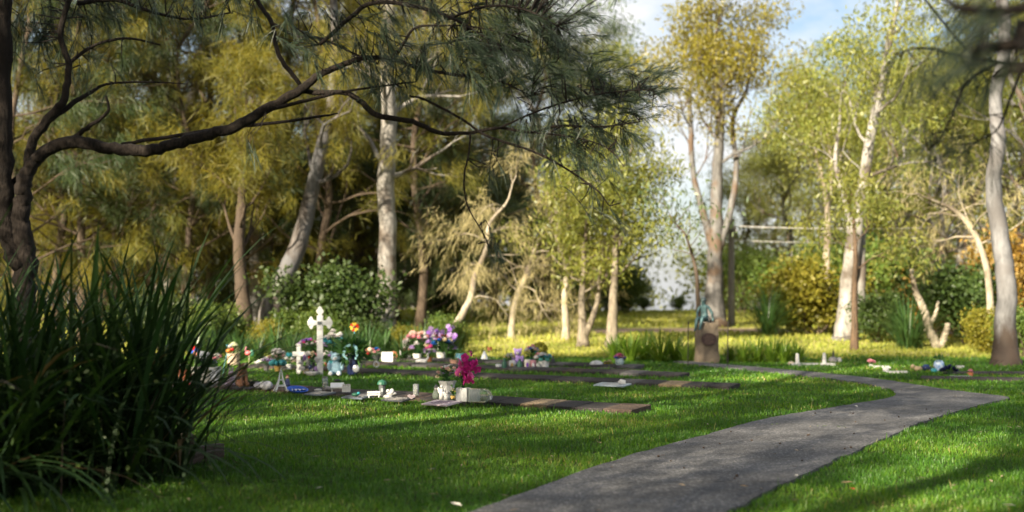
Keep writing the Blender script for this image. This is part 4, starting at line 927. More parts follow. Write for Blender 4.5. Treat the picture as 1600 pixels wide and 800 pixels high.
for x in (1075, 1137):
    b_ = g(x, 574); tag(MB().tube([(0, 0, -.05), (0, 0, .5), (.01, 0, .93)], .011, 6).build('stake', mat('dark_steel', (.05, .045, .04), .6, metal=.5), None, False, b_), 'thin dark metal stake on the %s side of the stone plinth' % ('sapling' if x < 1100 else 'power pole'), 'stake', 'stakes beside the plinth')

# ------------------------------------------------------------------ memorial objects
def C(name, c, rough=.5, **k): return mat(name, c, rough, **k)
white = C('white_paint', (.66, .66, .65), .45, c2=(.54, .54, .53)); terra = C('terracotta', (.42, .15, .07), .8); navy = C('navy_glaze', (.02, .03, .09), .25); teal = C('teal_glaze', (.03, .26, .30), .35)
sand = C('sandstone_pot', (.42, .33, .24), .9); gold = C('gold_foil', (.50, .33, .10), .4); brown = C('brown_plaster', (.20, .085, .04), .6); grey = C('grey_stone', (.22, .21, .21), .85, scale=14); lgrey = C('pale_stone', (.55, .54, .52), .8, scale=14)
dark = C('dark_plastic', (.03, .035, .035), .5); blue = C('blue_plastic', (.02, .09, .45), .35); red = C('red_gloss', (.55, .02, .02), .2, coat=.5); purple = C('purple_plastic', (.20, .07, .42), .5); lilac = C('lilac_plush', (.42, .28, .62), .95, scale=60, bump=.4)
pblue = C('pale_blue_plush', (.36, .55, .66), .95, scale=60, bump=.4); skyb = C('sky_blue', (.12, .36, .62), .5); mauve = C('mauve_resin', (.36, .27, .32), .7); ltan = C('cream_resin', (.6, .5, .36), .7); soil = C('potting_soil', (.05, .035, .025), .95)
green = C('dark_green_paint', (.02, .10, .06), .5); pinkp = C('pink_marble', (.62, .50, .53), .4, scale=20); steel = C('stake_wire', (.2, .2, .2), .4, metal=.6); blk = C('black_granite', (.035, .035, .04), .25, scale=40); blug = C('blue_grey_granite', (.10, .12, .15), .3, scale=50)
bone = C('white_marble', (.56, .55, .54), .4, scale=10); cloth = C('white_cloth', (.72, .74, .78), .9, scale=10); orange = C('orange_paint', (.7, .25, .04), .5); yellow = C('yellow_paint', (.75, .5, .04), .5)
glass = glassmat('clear_glass'); M_lf = leafmat('silk_leaves', (.02, .075, .018), (.06, .14, .03), .25, vary=.1)
def petal(n, c): return leafmat(n, tuple(x * .78 for x in c), c, .3, (1.1, 1.05, 1.05), rough=.6, spec=.2, vary=.15)
P_ = {k: petal('petal_' + k, c) for k, c in dict(white=(.78, .76, .74), pink=(.75, .36, .42), blush=(.74, .52, .46), magenta=(.62, .03, .27), hot=(.78, .14, .40), purple=(.33, .16, .55), lilac=(.52, .36, .66), red=(.45, .015, .025), blue=(.03, .18, .55), aqua=(.10, .42, .48), cream=(.72, .62, .40), yellow=(.72, .48, .03), navy=(.03, .035, .12)).items()}
def blossom_mesh(key, kind):
    rg = np.random.default_rng(7); V = []; Fc = []
    def pet(a, r, w, z0, z1, in_=.15):
        c, s = math.cos(a), math.sin(a); o = len(V)
        for rr_, ww, zz in ((in_ * r, w * .4, 0), (r * .65, w, z0), (r, w * .35, z1)):
            for q_ in (-1, 1): V.append((c * rr_ - s * ww * q_, s * rr_ + c * ww * q_, zz))
        Fc.extend([(o, o + 1, o + 3, o + 2), (o + 2, o + 3, o + 5, o + 4)])
    if kind == 'rose':
        for lay, (n, r, w, z0, z1) in enumerate([(5, 1, .55, .15, .1), (5, .8, .5, .45, .5), (4, .5, .42, .6, .8), (3, .3, .25, .6, .9)]):
            for i in range(n): pet(i * 6.283 / n + lay * .5, r, w, z0, z1, .1)
    elif kind == 'daisy':
        for i in range(9): pet(i * 6.283 / 9, 1, .2, .1, .05)
        for i in range(6): pet(i * 6.283 / 6, .3, .2, .15, .2)
    else:
        for i in range(5): pet(i * 6.283 / 5, 1, .5, .25, .0)
        for i in range(3): pet(i * 6.283 / 3, .45, .22, .35, .5)
    return np_mesh('flower', np.array(V), np.array(Fc), P_[key], False, np.clip(rg.normal(.6, .3, len(Fc)), 0, 1))
BL = {}
def blossom(key, kind):
    if (key, kind) not in BL: BL[(key, kind)] = blossom_mesh(key, kind)
    return BL[(key, kind)]
def bouquet(t, top, sx, sz, specs, seed, leafn=40, leafl=.10, fs=.035, tilt=.5):
    """stems, leaves and flower heads filling an ellipsoid that starts at height top"""
    rg = np.random.default_rng(seed); st_ = MB(); lv = Leaves(); k = 0
    tot = sum(n for _, _, n in specs)
    for key, kind, n in specs:
        for i in range(n):
            a = k * 2.4 + rg.uniform(-.3, .3); f = math.sqrt((k + .6) / tot); u = f * rg.uniform(.75, 1.0)
            p = Vector((math.cos(a) * sx * u, math.sin(a) * sx * u * .85, top + sz * (1 - .75 * u * u) * rg.uniform(.8, 1.05))); k += 1
            st_.tube([(0, 0, top - .08), (p.x * .4, p.y * .4, top + (p.z - top) * .5), p], [.004, .003, .002], 4, False)
            obj('flower', blossom(key, kind), t, p, (-math.sin(a) * tilt * u - .25, math.cos(a) * tilt * u, rg.uniform(0, 6)), fs * rg.uniform(.8, 1.25))
    if leafn:
        d = rg.normal(size=(leafn, 3)) + [0, 0, .6]; d = unit(d); p = d * [sx * .75, sx * .7, sz * .55] * rg.uniform(.3, 1, (leafn, 1)) + [0, 0, top + sz * .15]
        lv.put(p, d + rg.normal(0, .4, (leafn, 3)), rg.uniform(.6, 1.3, leafn) * leafl, rg.uniform(.12, .2, leafn) * leafl, rg.uniform(0, 1, leafn), rg); obj('leaves', lv.mesh('leaves', M_lf), t)
    tag(st_.build('stems', M_lf, t), kind='stuff')
def pot(t, r0, r1, h, m, name='pot', n=16, fill=True):
    MB().lathe([(r0, 0), (r0 * 1.02, .01), (r1 * .96, h * .8), (r1, h * .82), (r1 * 1.04, h), (r1 * .9, h), (r1 * .85, h * .86), (.005, h * .85)], (0, 0, 0), n).build(name, m, t, False)
BZ = .065
def put(name, label, cat, x, y, z=BZ, rz=0.0, group=None): return thing(name, label, cat, g(x, y, z), rz, group)
def solo(mb, name, m, label, cat, x, y, z=BZ, rz=0.0, smooth=False, group=None, bevel=0.0):
    o = mb.build(name, m, None, smooth, g(x, y, z), bevel); o.rotation_euler = (0, 0, rz); return tag(o, label, cat, group)
RZ = math.atan2(-U.y, -U.x)      # along a row
def plaque(x, y, w, d, m, label, z=.06, lines=4, mark=None, tilt=.09, rz=RZ, h=.02):
    t = thing('plaque', label, 'plaque', g(x, y, z), rz, 'memorial plaques')
    b_ = MB().box((0, 0, h / 2), (w, d, h)).build('slab', m, t, bevel=.003); b_.rotation_euler = (tilt, 0, 0)
    rg = random.Random(int(x)); ml = mark or mat('plaque_text', (.34, .32, .30), .4)
    for i in range(lines):
        yy = d * (.30 - .6 * i / max(1, lines - 1)); l = MB().box((0, yy, h + .0015), (w * rg.uniform(.4, .75), d * .045, .003)).build('engraved_line', ml, b_)
    return t

# --- crosses
def cross_small():
    t = put('cross', 'small plain white wooden cross beside the tall cross', 'cross', 467, 583, .02, R(-4)); k = 22.9 / F
    MB().box((0, 0, .26), (.075, .045, .55)).build('upright', white, t, bevel=.004); MB().box((0, -.006, .355), (.225, .046, .085)).build('arm', white, t, bevel=.004)
cross_small()
t = put('cross', 'tall white cross with flared rounded ends and a small name plate', 'cross', 500, 586, .02, R(14)); Hc = 1.24
MB().box((0, 0, Hc * .42), (.105, .05, Hc * .88)).build('upright', white, t, bevel=.005)
MB().box((0, -.004, .935), (.26, .052, .085)).build('arm', white, t, bevel=.005)
def finial(): return [(-.045, 0), (-.055, .035), (-.095, .065), (-.108, .095), (-.10, .125), (-.065, .16), (-.04, .195), (-.015, .212), (.015, .212), (.04, .195), (.065, .16), (.10, .125), (.108, .095), (.095, .065), (.055, .035), (.045, 0)]
o = MB().prism(finial(), -.027, .027).build('finial', white, t, bevel=.004); o.location = (0, 0, Hc * .855); o.scale = (.58, 1, .8)
for s in (-1, 1):
    o = MB().prism(finial(), -.027, .027).build('finial', white, t, bevel=.004); o.location = (s * .10, 0, .935); o.rotation_euler = (0, s * R(90), 0); o.scale = (1.05, 1, .58)
o = MB().box((-.01, -.034, .935), (.08, .008, .055)).build('name_plate', C('pewter', (.35, .38, .38), .3, metal=.6), t)
for k in range(3): MB().box((-.01, -.0395, .95 - k * .014), (.055, .003, .004)).build('engraved_line', dark, o)

# --- front row, from the strappy bush towards the path
t = put('flower_pot', 'terracotta pot with a red glass globe and candy-striped bows, half behind the bush blades', 'pot', 262, 598, .08); pot(t, .10, .15, .20, terra); bouquet(t, .18, .16, .14, [('white', 'daisy', 5), ('red', 'rose', 4)], 1, 60, .12)
MB().tube([(.06, 0, .15), (.06, 0, .44)], .006, 6).build('stake', steel, t); MB().ell((.06, 0, .49), .065, 12, 9).build('globe', red, t, True)
for s in (-1, 1):
    b_ = MB().tube([(.06, -.02, .36), (.06 + s * .08, -.03, .32), (.06 + s * .14, -.03, .25)], [.018, .03, .018], 6).build('bow', white, t)
    for k in range(3): MB().tube([(.06 + s * (.03 + .035 * k), -.025, .345 - .03 * k), (.06 + s * (.045 + .035 * k), -.027, .335 - .03 * k)], .031, 6).build('stripe', red, b_)
t = put('flower_pot', 'low terracotta pot of green leaves next to the white planter basket', 'pot', 290, 594, .08); pot(t, .10, .14, .17, terra); bouquet(t, .15, .12, .10, [('cream', 'daisy', 3)], 2, 70, .10)
for dx, lab in ((0, 'small white and red gnome figurine on the slabs, the outer of the pair'), (12, 'small white and red gnome figurine on the slabs, the one nearer the basket')):
    t = put('figurine', lab, 'figurine', 282 + dx, 602, .07, 0, 'pair of small figurines'); MB().lathe([(.035, 0), (.04, .02), (.03, .05)], n=10).build('base', red, t); MB().lathe([(.028, .05), (.032, .08), (.022, .11)], n=10).build('body', white, t); MB().ell((0, 0, .125), .022, 8, 6).build('head', ltan, t, True); MB().lathe([(.024, .135), (.012, .165), (.002, .19)], n=8).build('hat', grey, t)
t = put('figurine', 'small purple and white ornament at the outer end of the front row', 'figurine', 268, 605, .07); MB().ell((0, 0, .03), (.06, .04, .035), 10, 7).build('body', white, t, True); MB().ell((0, 0, .065), (.04, .03, .03), 10, 7).build('top', purple, t, True)
t = put('bucket', 'purple bucket behind the bush blades at the outer end of the front row', 'bucket', 252, 600, .07); pot(t, .07, .09, .16, purple); MB().tube([(.09, 0, .15), (.06, 0, .23), (-.06, 0, .23), (-.09, 0, .15)], .005, 5).build('handle', white, t)
# basket planter
t = put('planter_basket', 'large white rectangular planter basket with green leaves and a white card on top', 'planter', 322, 598, .075, R(-10)); wick = C('white_wicker', (.66, .64, .58), .8, c2=(.42, .40, .35), scale=40, bump=.6)
bk = MB().add([(-.16, -.10, 0), (.16, -.10, 0), (.16, .10, 0), (-.16, .10, 0), (-.205, -.135, .25), (.205, -.135, .25), (.205, .135, .25), (-.205, .135, .25), (-.185, -.115, .25), (.185, -.115, .25), (.185, .115, .25), (-.185, .115, .25), (-.18, -.11, .2), (.18, -.11, .2), (.18, .11, .2), (-.18, .11, .2)],
    [(3, 2, 1, 0), (0, 1, 5, 4), (1, 2, 6, 5), (2, 3, 7, 6), (3, 0, 4, 7), (4, 5, 9, 8), (5, 6, 10, 9), (6, 7, 11, 10), (7, 4, 8, 11), (8, 9, 13, 12), (9, 10, 14, 13), (10, 11, 15, 14), (11, 8, 12, 15), (12, 13, 14, 15)]).build('basket', wick, t)
for k in range(5): MB().tube([(-.165 - .009 * k, -.105 - .007 * k, .03 + .05 * k), (.165 + .009 * k, -.105 - .007 * k, .03 + .05 * k)], .008, 5).build('band', wick, bk)
bouquet(t, .24, .18, .16, [('white', 'daisy', 4), ('red', 'daisy', 3), ('lilac', 'rose', 3), ('aqua', 'rose', 2)], 3, 110, .11)
o = MB().box((0, 0, 0), (.20, .012, .12)).build('card', white, t); o.location = (-.02, -.03, .43); o.rotation_euler = (R(-35), R(8), R(-12))
o = MB().prism([(-.05, .24), (.06, .2), (.08, 0), (.0, .02), (-.03, .1)], -.005, .005).build('ribbon', cloth, t); o.location = (.17, -.15, 0)
# windmill stake
t = put('garden_windmill', 'coloured bird windmill on a striped stake beside the white planter basket', 'windmill', 350, 590, .0); MB().tube([(-.03, 0, -.05), (0, 0, .2), (.05, 0, .42)], .008, 6).build('stake', C('aqua_stake', (.25, .55, .60), .5), t)
MB().ell((.08, 0, .47), (.05, .035, .04), 10, 7).build('body', orange, t, True); MB().ell((.10, 0, .55), (.045, .035, .03), 10, 7).build('head', white, t, True); MB().ell((.145, 0, .495), (.04, .02, .03), 8, 6).build('wing', red, t, True); MB().ell((.06, 0, .56), (.03, .03, .025), 8, 6).build('cap', C('petrol', (.03, .16, .2), .4), t, True)
t = put('figurine', 'mauve stone rabbit figurine beside the brown dog', 'figurine', 360, 602, .07); MB().ell((0, 0, .07), (.07, .06, .085), 10, 8).build('body', mauve, t, True); MB().ell((.015, -.03, .175), (.045, .045, .05), 10, 7).build('head', mauve, t, True)
for s in (-1, 1): MB().ell((.015 + s * .022, -.02, .235), (.014, .01, .05), 8, 6).build('ear', mauve, t, True); MB().ell((s * .05, -.05, .02), (.03, .04, .022), 8, 6).build('foot', mauve, t, True)
# sitting brown dog statue, white cloth on its back: one continuous body
t = put('dog_statue', 'brown sitting dog statue with a white cloth over its back', 'statue', 378, 606, .065, R(35))
V = [(0, .05, .07), (0, .04, .15), (0, -.01, .23), (0, -.04, .29), (0, -.07, .34), (0, -.13, .335), (-.045, .02, .07), (-.06, -.06, .06), (-.06, -.10, .02), (.045, .02, .07), (.06, -.06, .06), (.06, -.10, .02), (-.035, -.05, .20), (-.04, -.08, .10), (-.04, -.10, .02), (.035, -.05, .20), (.04, -.08, .10), (.04, -.10, .02)]
E = [(0, 1), (1, 2), (2, 3), (3, 4), (4, 5), (0, 6), (6, 7), (7, 8), (0, 9), (9, 10), (10, 11), (2, 12), (12, 13), (13, 14), (2, 15), (15, 16), (16, 17)]
o = skin('body', V, E, [.075, .07, .065, .05, .055, .03, .05, .035, .025, .05, .035, .025, .035, .025, .022, .035, .025, .022], brown, (0, 0, 0), 0, 2); o.parent = t
for s in (-1, 1): MB().ell((s * .055, -.05, .33), (.014, .03, .05), 8, 6).build('ear', C('dark_brown', (.06, .03, .015), .6), t, True)
MB().ell((0, -.145, .335), (.03, .032, .028), 8, 6).build('muzzle', ltan, t, True)
MB().add([(-.07, .03, .30), (.07, .03, .30), (.085, .12, .20), (-.085, .12, .20), (.07, .15, .09), (-.05, .14, .10), (-.05, -.02, .345), (.05, -.02, .345)], [(0, 1, 2, 3), (3, 2, 4, 5), (6, 7, 1, 0)]).build('cloth', cloth, t)
t = put('plant_bowl', 'low dark bowl with a small plant next to the brown dog', 'bowl', 396, 603, .07); MB().lathe([(.05, 0), (.085, .05), (.09, .075), (.08, .075), (.075, .06), (.005, .055)]).build('bowl', dark, t); bouquet(t, .06, .06, .05, [('cream', 'daisy', 2)], 5, 30, .05)
def rockmb(r, seed, k=(1, 1, .7)):
    rg = np.random.default_rng(seed); mb = MB(); mb.ell((0, 0, r * k[2] * .7), (r * k[0], r * k[1], r * k[2]), 10, 6); mb.v = [tuple(np.array(v) * (1 + rg.normal() * .07)) for v in mb.v]; return mb
solo(rockmb(.075, 1), 'rock', C('grey_blue_stone', (.26, .26, .31), .8, scale=12), 'grey stone between the dark bowl and the tower ornament, nearer the bowl', 'rock', 404, 606, .07)
solo(rockmb(.085, 2, (1.1, .8, .75)), 'rock', C('pale_grey_stone', (.38, .38, .41), .8, scale=12), 'paler grey stone beside the little white tower', 'rock', 416, 607, .07)
# lattice tower ornament
t = put('tower_ornament', 'small white lattice tower ornament on the front row', 'ornament', 439, 611, .07, R(20))
for sx in (-1, 1):
    for sy in (-1, 1): MB().tube([(sx * .085, sy * .085, 0), (sx * .05, sy * .05, .08), (sx * .025, sy * .025, .17), (sx * .008, sy * .008, .29)], [.014, .012, .010, .006], 5).build('leg', white, t)
for z, w in ((.075, .125), (.16, .07)): MB().box((0, 0, z), (w, w, .018)).build('deck', white, t)
MB().tube([(0, 0, .27), (0, 0, .33)], [.012, .003], 6).build('spire', white, t)
t = put('figurine', 'small seated figurine in a dark coat behind the white tower', 'figurine', 449, 605, .07); MB().lathe([(.04, 0), (.045, .04), (.03, .11), (.012, .13)], n=10).build('coat', navy, t); MB().ell((0, 0, .15), .026, 8, 7).build('head', C('skin_tone', (.55, .34, .25), .6), t, True); MB().ell((0, .005, .165), (.027, .027, .02), 8, 6).build('hair', brown, t, True)
t = put('tray', 'blue oval tray leaning on the front row', 'tray', 465, 611, .08); o = MB().lathe([(.02, 0), (.10, .0), (.13, .03), (.135, .035), (.125, .035), (.095, .012), (.005, .012)], n=18, sx=1.15, sy=.7).build('dish', blue, t); o.rotation_euler = (R(22), R(6), 0)
mb = MB(); rg = np.random.default_rng(4); n = 12; V = []; Fc = []
for i in range(n):
    for j in range(6): V.append((i * .018 - .1, j * .022 - .055, .02 + .035 * abs(math.sin(i * 1.1 + j * .8)) * rg.uniform(.6, 1.2)))
for i in range(n - 1):
    for j in range(5): q_ = i * 6 + j; Fc.append((q_, q_ + 6, q_ + 7, q_ + 1))
solo(mb.add(V, Fc), 'crumpled_cloth', cloth, 'crumpled white cloth lying in front of the blue tray', 'cloth', 467, 613, .06, .3, True)
plaque(500, 616, .36, .26, blug, 'blue-grey memorial plaque in front of the clear jar')
plaque(560, 621, .36, .27, blug, 'grey memorial plaque with a small green ornament resting on it')
plaque(622, 625, .36, .27, C('charcoal_granite', (.075, .08, .09), .3, scale=50), 'charcoal memorial plaque beneath the small white angel')
plaque(690, 631, .40, .31, pinkp, 'pink marble memorial plaque with dark lettering, nearest of the plaques', lines=5, mark=C('dark_lettering', (.16, .10, .14), .5))
t = put('jar', 'clear glass candle jar behind the blue-grey plaque', 'jar', 508, 604, .07); MB().lathe([(.04, 0), (.045, .01), (.045, .12), (.035, .135), (.031, .135), (.038, .118), (.038, .015), (.005, .012)]).build('glass', glass, t, True); MB().lathe([(.034, .016), (.034, .06), (.005, .06)]).build('candle', C('wax', (.65, .58, .4), .6), t, True); MB().lathe([(.04, .136), (.04, .15), (.01, .155)]).build('lid', steel, t)
solo(rockmb(.07, 3, (1.2, .8, .5)), 'rock', grey, 'flat grey stone between the jar and the little white table', 'rock', 513, 610, .07)
solo(rockmb(.04, 4, (1.4, .8, .5)), 'rock', lgrey, 'small pale pebble in front of the clear jar', 'rock', 497, 611, .07)
t = put('little_table', 'small white slanted table ornament with a black top edge', 'ornament', 527, 612, .07, R(8))
o = MB().box((0, 0, .10), (.19, .13, .02)).build('top', white, t, bevel=.003); o.rotation_euler = (R(28), 0, 0)
for sx in (-1, 1):
    for sy in (-1, 1): MB().box((sx * .075, sy * .045, .04), (.016, .016, .08 + sy * .03)).build('leg', white, t)
MB().ell((0, .06, .155), (.05, .015, .018), 8, 5).build('ornament', dark, t, True)
t = put('basket', 'little white picket-sided basket at the table ornament', 'basket', 541, 613, .07, R(8)); MB().box((0, 0, .045), (.10, .08, .07)).build('box', white, t)
for i in range(5): MB().box((-.05 + .025 * i, -.048, .06), (.014, .008, .11)).build('picket', white, t)
for s in (-1, 1): MB().ell((s * .03, 0, .10), (.025, .02, .02), 8, 6).build('filling', grey, t, True)
t = put('figurine', 'small dark green frog on the grey plaque', 'figurine', 555, 619, .085); MB().ell((0, 0, .022), (.05, .035, .026), 10, 7).build('body', green, t, True); MB().ell((.045, -.01, .04), (.022, .02, .018), 8, 6).build('head', teal, t, True)
t = put('little_bench', 'tiny white bench ornament next to the dark lantern', 'ornament', 584, 621, .075, R(10)); MB().box((0, 0, .035), (.17, .05, .012)).build('seat', white, t); MB().box((0, .024, .065), (.17, .01, .03)).build('backrest', white, t)
for s in (-1, 1): MB().box((s * .065, 0, .015), (.012, .045, .03)).build('leg', white, t)
t = put('lantern', 'dark lantern with a green roof on the front row', 'lantern', 597, 618, .075, R(15)); MB().lathe([(.05, 0), (.05, .015), (.04, .02)], n=8).build('base', dark, t); MB().lathe([(.043, .02), (.045, .15), (.03, .155)], n=8).build('body', C('lantern_grey', (.06, .065, .07), .5), t); MB().lathe([(.065, .15), (.06, .18), (.035, .205), (.005, .215)], n=10).build('roof', green, t)
MB().box((-.01, -.043, .075), (.03, .008, .05)).build('window', C('frosted', (.35, .38, .4), .4), t)
t = put('angel_figurine', 'small white reclining angel on the charcoal plaque', 'figurine', 612, 618, .08, R(10)); MB().ell((0, 0, .025), (.07, .03, .025), 10, 7).build('body', bone, t, True); MB().ell((-.05, 0, .062), .024, 8, 6).build('head', bone, t, True)
for s in (-1, 1): o = MB().ell((0, 0, 0), (.03, .008, .04), 8, 6).build('wing', bone, t, True); o.location = (.0, s * .02, .06); o.rotation_euler = (s * .5, .4, 0)
solo(rockmb(.045, 5, (1.4, .9, .6)), 'rock', lgrey, 'white pebble at the edge of the charcoal plaque', 'rock', 606, 622, .075)
t = put('jar', 'clear glass jar with sand at the pink plaque', 'jar', 650, 618, .075); MB().lathe([(.035, 0), (.04, .01), (.04, .15), (.034, .155), (.034, .015), (.005, .012)]).build('glass', glass, t, True); MB().lathe([(.032, .016), (.032, .05), (.005, .05)]).build('sand', C('sand', (.4, .3, .18), .9), t)
t = put('heart_stone', 'small pale pink heart stone beside the clear jar', 'stone', 643, 624, .08); MB().prism([(.0, 0), (.05, .035), (.05, .055), (.025, .065), (0, .05), (-.025, .065), (-.05, .055), (-.05, .035)], -.012, .012).build('heart', pinkp, t, bevel=.004)
t = put('flower_vase', 'white tapered vase of pale flowers beside the pink plaque', 'vase', 699, 621, .08); t.scale = (1.15,) * 3; MB().lathe([(.075, 0), (.08, .01), (.075, .08), (.085, .14), (.108, .19), (.095, .19), (.075, .14), (.005, .12)], n=8).build('vase', C('grey_white_glaze', (.50, .50, .50), .35), t); bouquet(t, .18, .13, .21, [('white', 'daisy', 9), ('blush', 'rose', 9), ('lilac', 'daisy', 4), ('cream', 'rose', 4)], 6, 50, .09, .028)
t = put('angel_figurine', 'white standing angel figurine in front of the tapered vase, the taller of two', 'figurine', 690, 624, .08); MB().lathe([(.036, 0), (.03, .06), (.022, .12), (.012, .145)], n=10).build('gown', bone, t, True); MB().ell((0, 0, .165), .022, 8, 7).build('head', bone, t, True)
for s in (-1, 1): o = MB().ell((0, 0, 0), (.022, .007, .05), 8, 6).build('wing', bone, t, True); o.location = (s * .03, .02, .11); o.rotation_euler = (0, s * .3, 0)
t = put('angel_figurine', 'white kneeling angel figurine in front of the tapered vase', 'figurine', 698, 625, .08); MB().lathe([(.045, 0), (.035, .05), (.02, .08)], n=10).build('gown', bone, t, True); MB().ell((.01, -.01, .10), .021, 8, 7).build('head', bone, t, True)
for s in (-1, 1): o = MB().ell((0, 0, 0), (.025, .007, .035), 8, 6).build('wing', bone, t, True); o.location = (s * .03, .015, .075); o.rotation_euler = (0, s * .5, 0)
t = put('figurine', 'dark grey gnome figurine at the outer side of the tapered vase', 'figurine', 682, 623, .08); MB().lathe([(.05, 0), (.055, .05), (.035, .11)], n=10).build('body', C('moss_grey', (.10, .12, .10), .8), t, True); MB().ell((0, -.01, .13), .03, 8, 7).build('head', grey, t, True); MB().lathe([(.04, .145), (.02, .175), (.002, .19)], n=8).build('hat', dark, t)
t = put('figurine', 'small green and gold wreath figurine between the vase and the white block', 'figurine', 708, 623, .08); pot(t, .03, .035, .04, gold); bouquet(t, .04, .045, .09, [('cream', 'rose', 5), ('yellow', 'daisy', 3)], 7, 60, .045, .014)
t = put('flower_vase', 'white square block vase with magenta orchids', 'vase', 724, 627, .08, R(-20)); MB().box((0, 0, .085), (.15, .14, .17)).build('vase', C('marble_white', (.52, .53, .54), .3, scale=12), t, bevel=.004)
bouquet(t, .20, .10, .26, [('hot', 'orchid', 8), ('pink', 'orchid', 4), ('yellow', 'daisy', 2)], 8, 26, .10, .045)
rg = np.random.default_rng(15)
for k, (sx, sz) in enumerate([(.03, .50), (.16, .55), (.09, .42)]):
    pts = [(0, 0, .17), (sx * .4, -.02, sz * .7), (sx * .9, -.05, sz), (sx * 1.15, -.08, sz * .93), (sx * 1.2, -.10, sz * .72)]; MB().tube(pts, [.005, .004, .003, .003, .002], 5).build('stem', M_lf, t)
    for i in range(9):
        q_ = Vector(pts[2]).lerp(Vector(pts[4]), i / 8) + Vector((rg.normal() * .03, rg.normal() * .02 - .02, rg.normal() * .04 - .01)); obj('flower', blossom('magenta' if i % 3 else 'hot', 'orchid'), t, q_, (R(70) + rg.normal() * .3, rg.normal() * .4, rg.uniform(0, 6)), .05 * rg.uniform(.8, 1.2))
    for i in range(3): MB().ell(Vector(pts[2]) + Vector((.01 + rg.normal() * .025, -.03, .03 + .03 * i)), .010, 6, 5).build('bud', C('dark_bud', (.06, .015, .03), .6), t, True)
t = put('acrylic_case', 'clear acrylic rounded case lying beside the white block vase', 'case', 748, 628, .08, R(-15)); w = .10
out = [(-.12, 0), (.10, 0), (.155, .03), (.165, .08), (.13, .14), (.08, .165), (-.12, .165)]
MB().prism(out, -.07, .07).build('case', glassmat('acrylic', (.92, .95, .96), .04), t, bevel=.004)
MB().box((-.045, .0, .083), (.11, .12, .15)).build('insert', C('frosted_white', (.36, .40, .43), .3), t); 
pc = MB().ell((.07, 0, .04), (.05, .04, .035), 8, 6).build('moss', C('dried_moss', (.14, .17, .08), .95, scale=40), t, True)
for i in range(4): obj('flower', blossom('cream', 'rose'), t, (.05 + .02 * i, -.03 + .01 * i, .09), (1.2, 0, i), .016)

# --- second row
t = put('flower_pot', 'sandstone cylinder pot with round pale green succulent', 'pot', 365, 570, .03); MB().lathe([(.12, 0), (.13, .02), (.13, .22), (.115, .235), (.105, .21), (.005, .2)]).build('pot', sand, t); lv = Leaves(); rg = np.random.default_rng(3); d = unit(rg.normal(size=(160, 3)) + [0, 0, .8]); lv.put(d * [.10, .10, .12] + [0, 0, .26], d, np.full(160, .06), np.full(160, .02), rg.uniform(0, 1, 160), rg); obj('leaves', lv.mesh('leaves', leafmat('succulent', (.18, .22, .12), (.32, .34, .2), .2)), t)
MB().lathe([(.02, .40), (.11, .40), (.10, .415), (.03, .47), (.005, .475)], n=12).build('hat', C('straw_green', (.32, .34, .2), .8), t)
t = put('garden_stake', 'pink flamingo on a stake between the stone planter and the teal vase', 'ornament', 389, 572, .0); MB().tube([(0, 0, 0), (0, 0, .22)], .006, 5).build('stake', ltan, t); MB().ell((-.02, 0, .27), (.06, .03, .05), 10, 7).build('body', C('flamingo', (.65, .12, .13), .5), t, True); MB().tube([(-.06, 0, .28), (-.075, 0, .36), (-.05, 0, .40)], [.014, .01, .014], 6).build('neck', P_['pink'], t); MB().ell((.06, 0, .27), (.05, .02, .07), 8, 6).build('wing', green, t, True)
t = put('pinwheel', 'blue and red pinwheel on a stake above the terracotta pots', 'pinwheel', 304, 572, .0); MB().tube([(0, 0, 0), (0, 0, .30)], .006, 5).build('stake', steel, t)
for k, m_ in enumerate((blue, C('salmon', (.6, .25, .18), .5), blue, red)):
    o = MB().prism([(0, 0), (.09, .015), (.07, .075), (.01, .05)], -.006, .006).build('vane', m_, t); o.location = (0, -.02, .32); o.rotation_euler = (0, k * R(90) + .3, 0)
t = put('flower_vase', 'gold pot of white flowers wrapped in teal ribbon left of the small cross', 'vase', 434, 580, .03); pot(t, .05, .07, .10, gold); bouquet(t, .16, .17, .24, [('white', 'rose', 14), ('blush', 'rose', 6)], 9, 30, .10, .045)
rg = np.random.default_rng(8)
for k in range(8): a = k * .785; o = MB().ell((0, 0, 0), (.075, .03, .055), 8, 6).build('bow', P_['aqua'] if k % 2 else teal, t, True); o.location = (.10 * math.cos(a), .10 * math.sin(a), .15 + .02 * (k % 2)); o.rotation_euler = (0, 0, a)
t = put('flower_bunch', 'bunch of loose white flowers lying left of the teal-wrapped vase', 'flowers', 408, 573, .02); bouquet(t, .03, .16, .10, [('white', 'orchid', 10)], 10, 20, .08, .05)
t = put('flower_wreath', 'round white flower wreath between the two crosses', 'wreath', 484, 585, .03); rg = np.random.default_rng(12); fr = MB(); fr.tube([(.14 * math.cos(a), 0, .20 + .16 * math.sin(a)) for a in np.linspace(0, 6.283, 17)], .03, 6, False); fr.build('frame', M_lf, t)
for i in range(30): a = i * .6283; obj('flower', blossom(['white', 'white', 'cream', 'white', 'lilac'][i % 5], 'rose'), t, (.14 * math.cos(a) + rg.normal() * .025, -.035 + rg.normal() * .012, .20 + .16 * math.sin(a) + rg.normal() * .025), (R(75), 0, rg.uniform(0, 6)), .042)
MB().ell((.01, -.02, .12), (.05, .03, .06), 8, 6).build('centre', navy, t, True)
solo(MB().lathe([(.07, 0), (.10, .035), (.105, .06), (.09, .055), (.005, .04)], sx=1.4), 'bowl', bone, 'white oval bowl at the foot of the tall cross', 'bowl', 488, 586, .03)
t = put('flower_vase', 'vase of red and pink carnations behind the tall cross', 'vase', 488, 577, .03); pot(t, .05, .06, .14, dark); bouquet(t, .16, .15, .16, [('pink', 'rose', 9), ('red', 'rose', 7)], 13, 40, .10, .036)
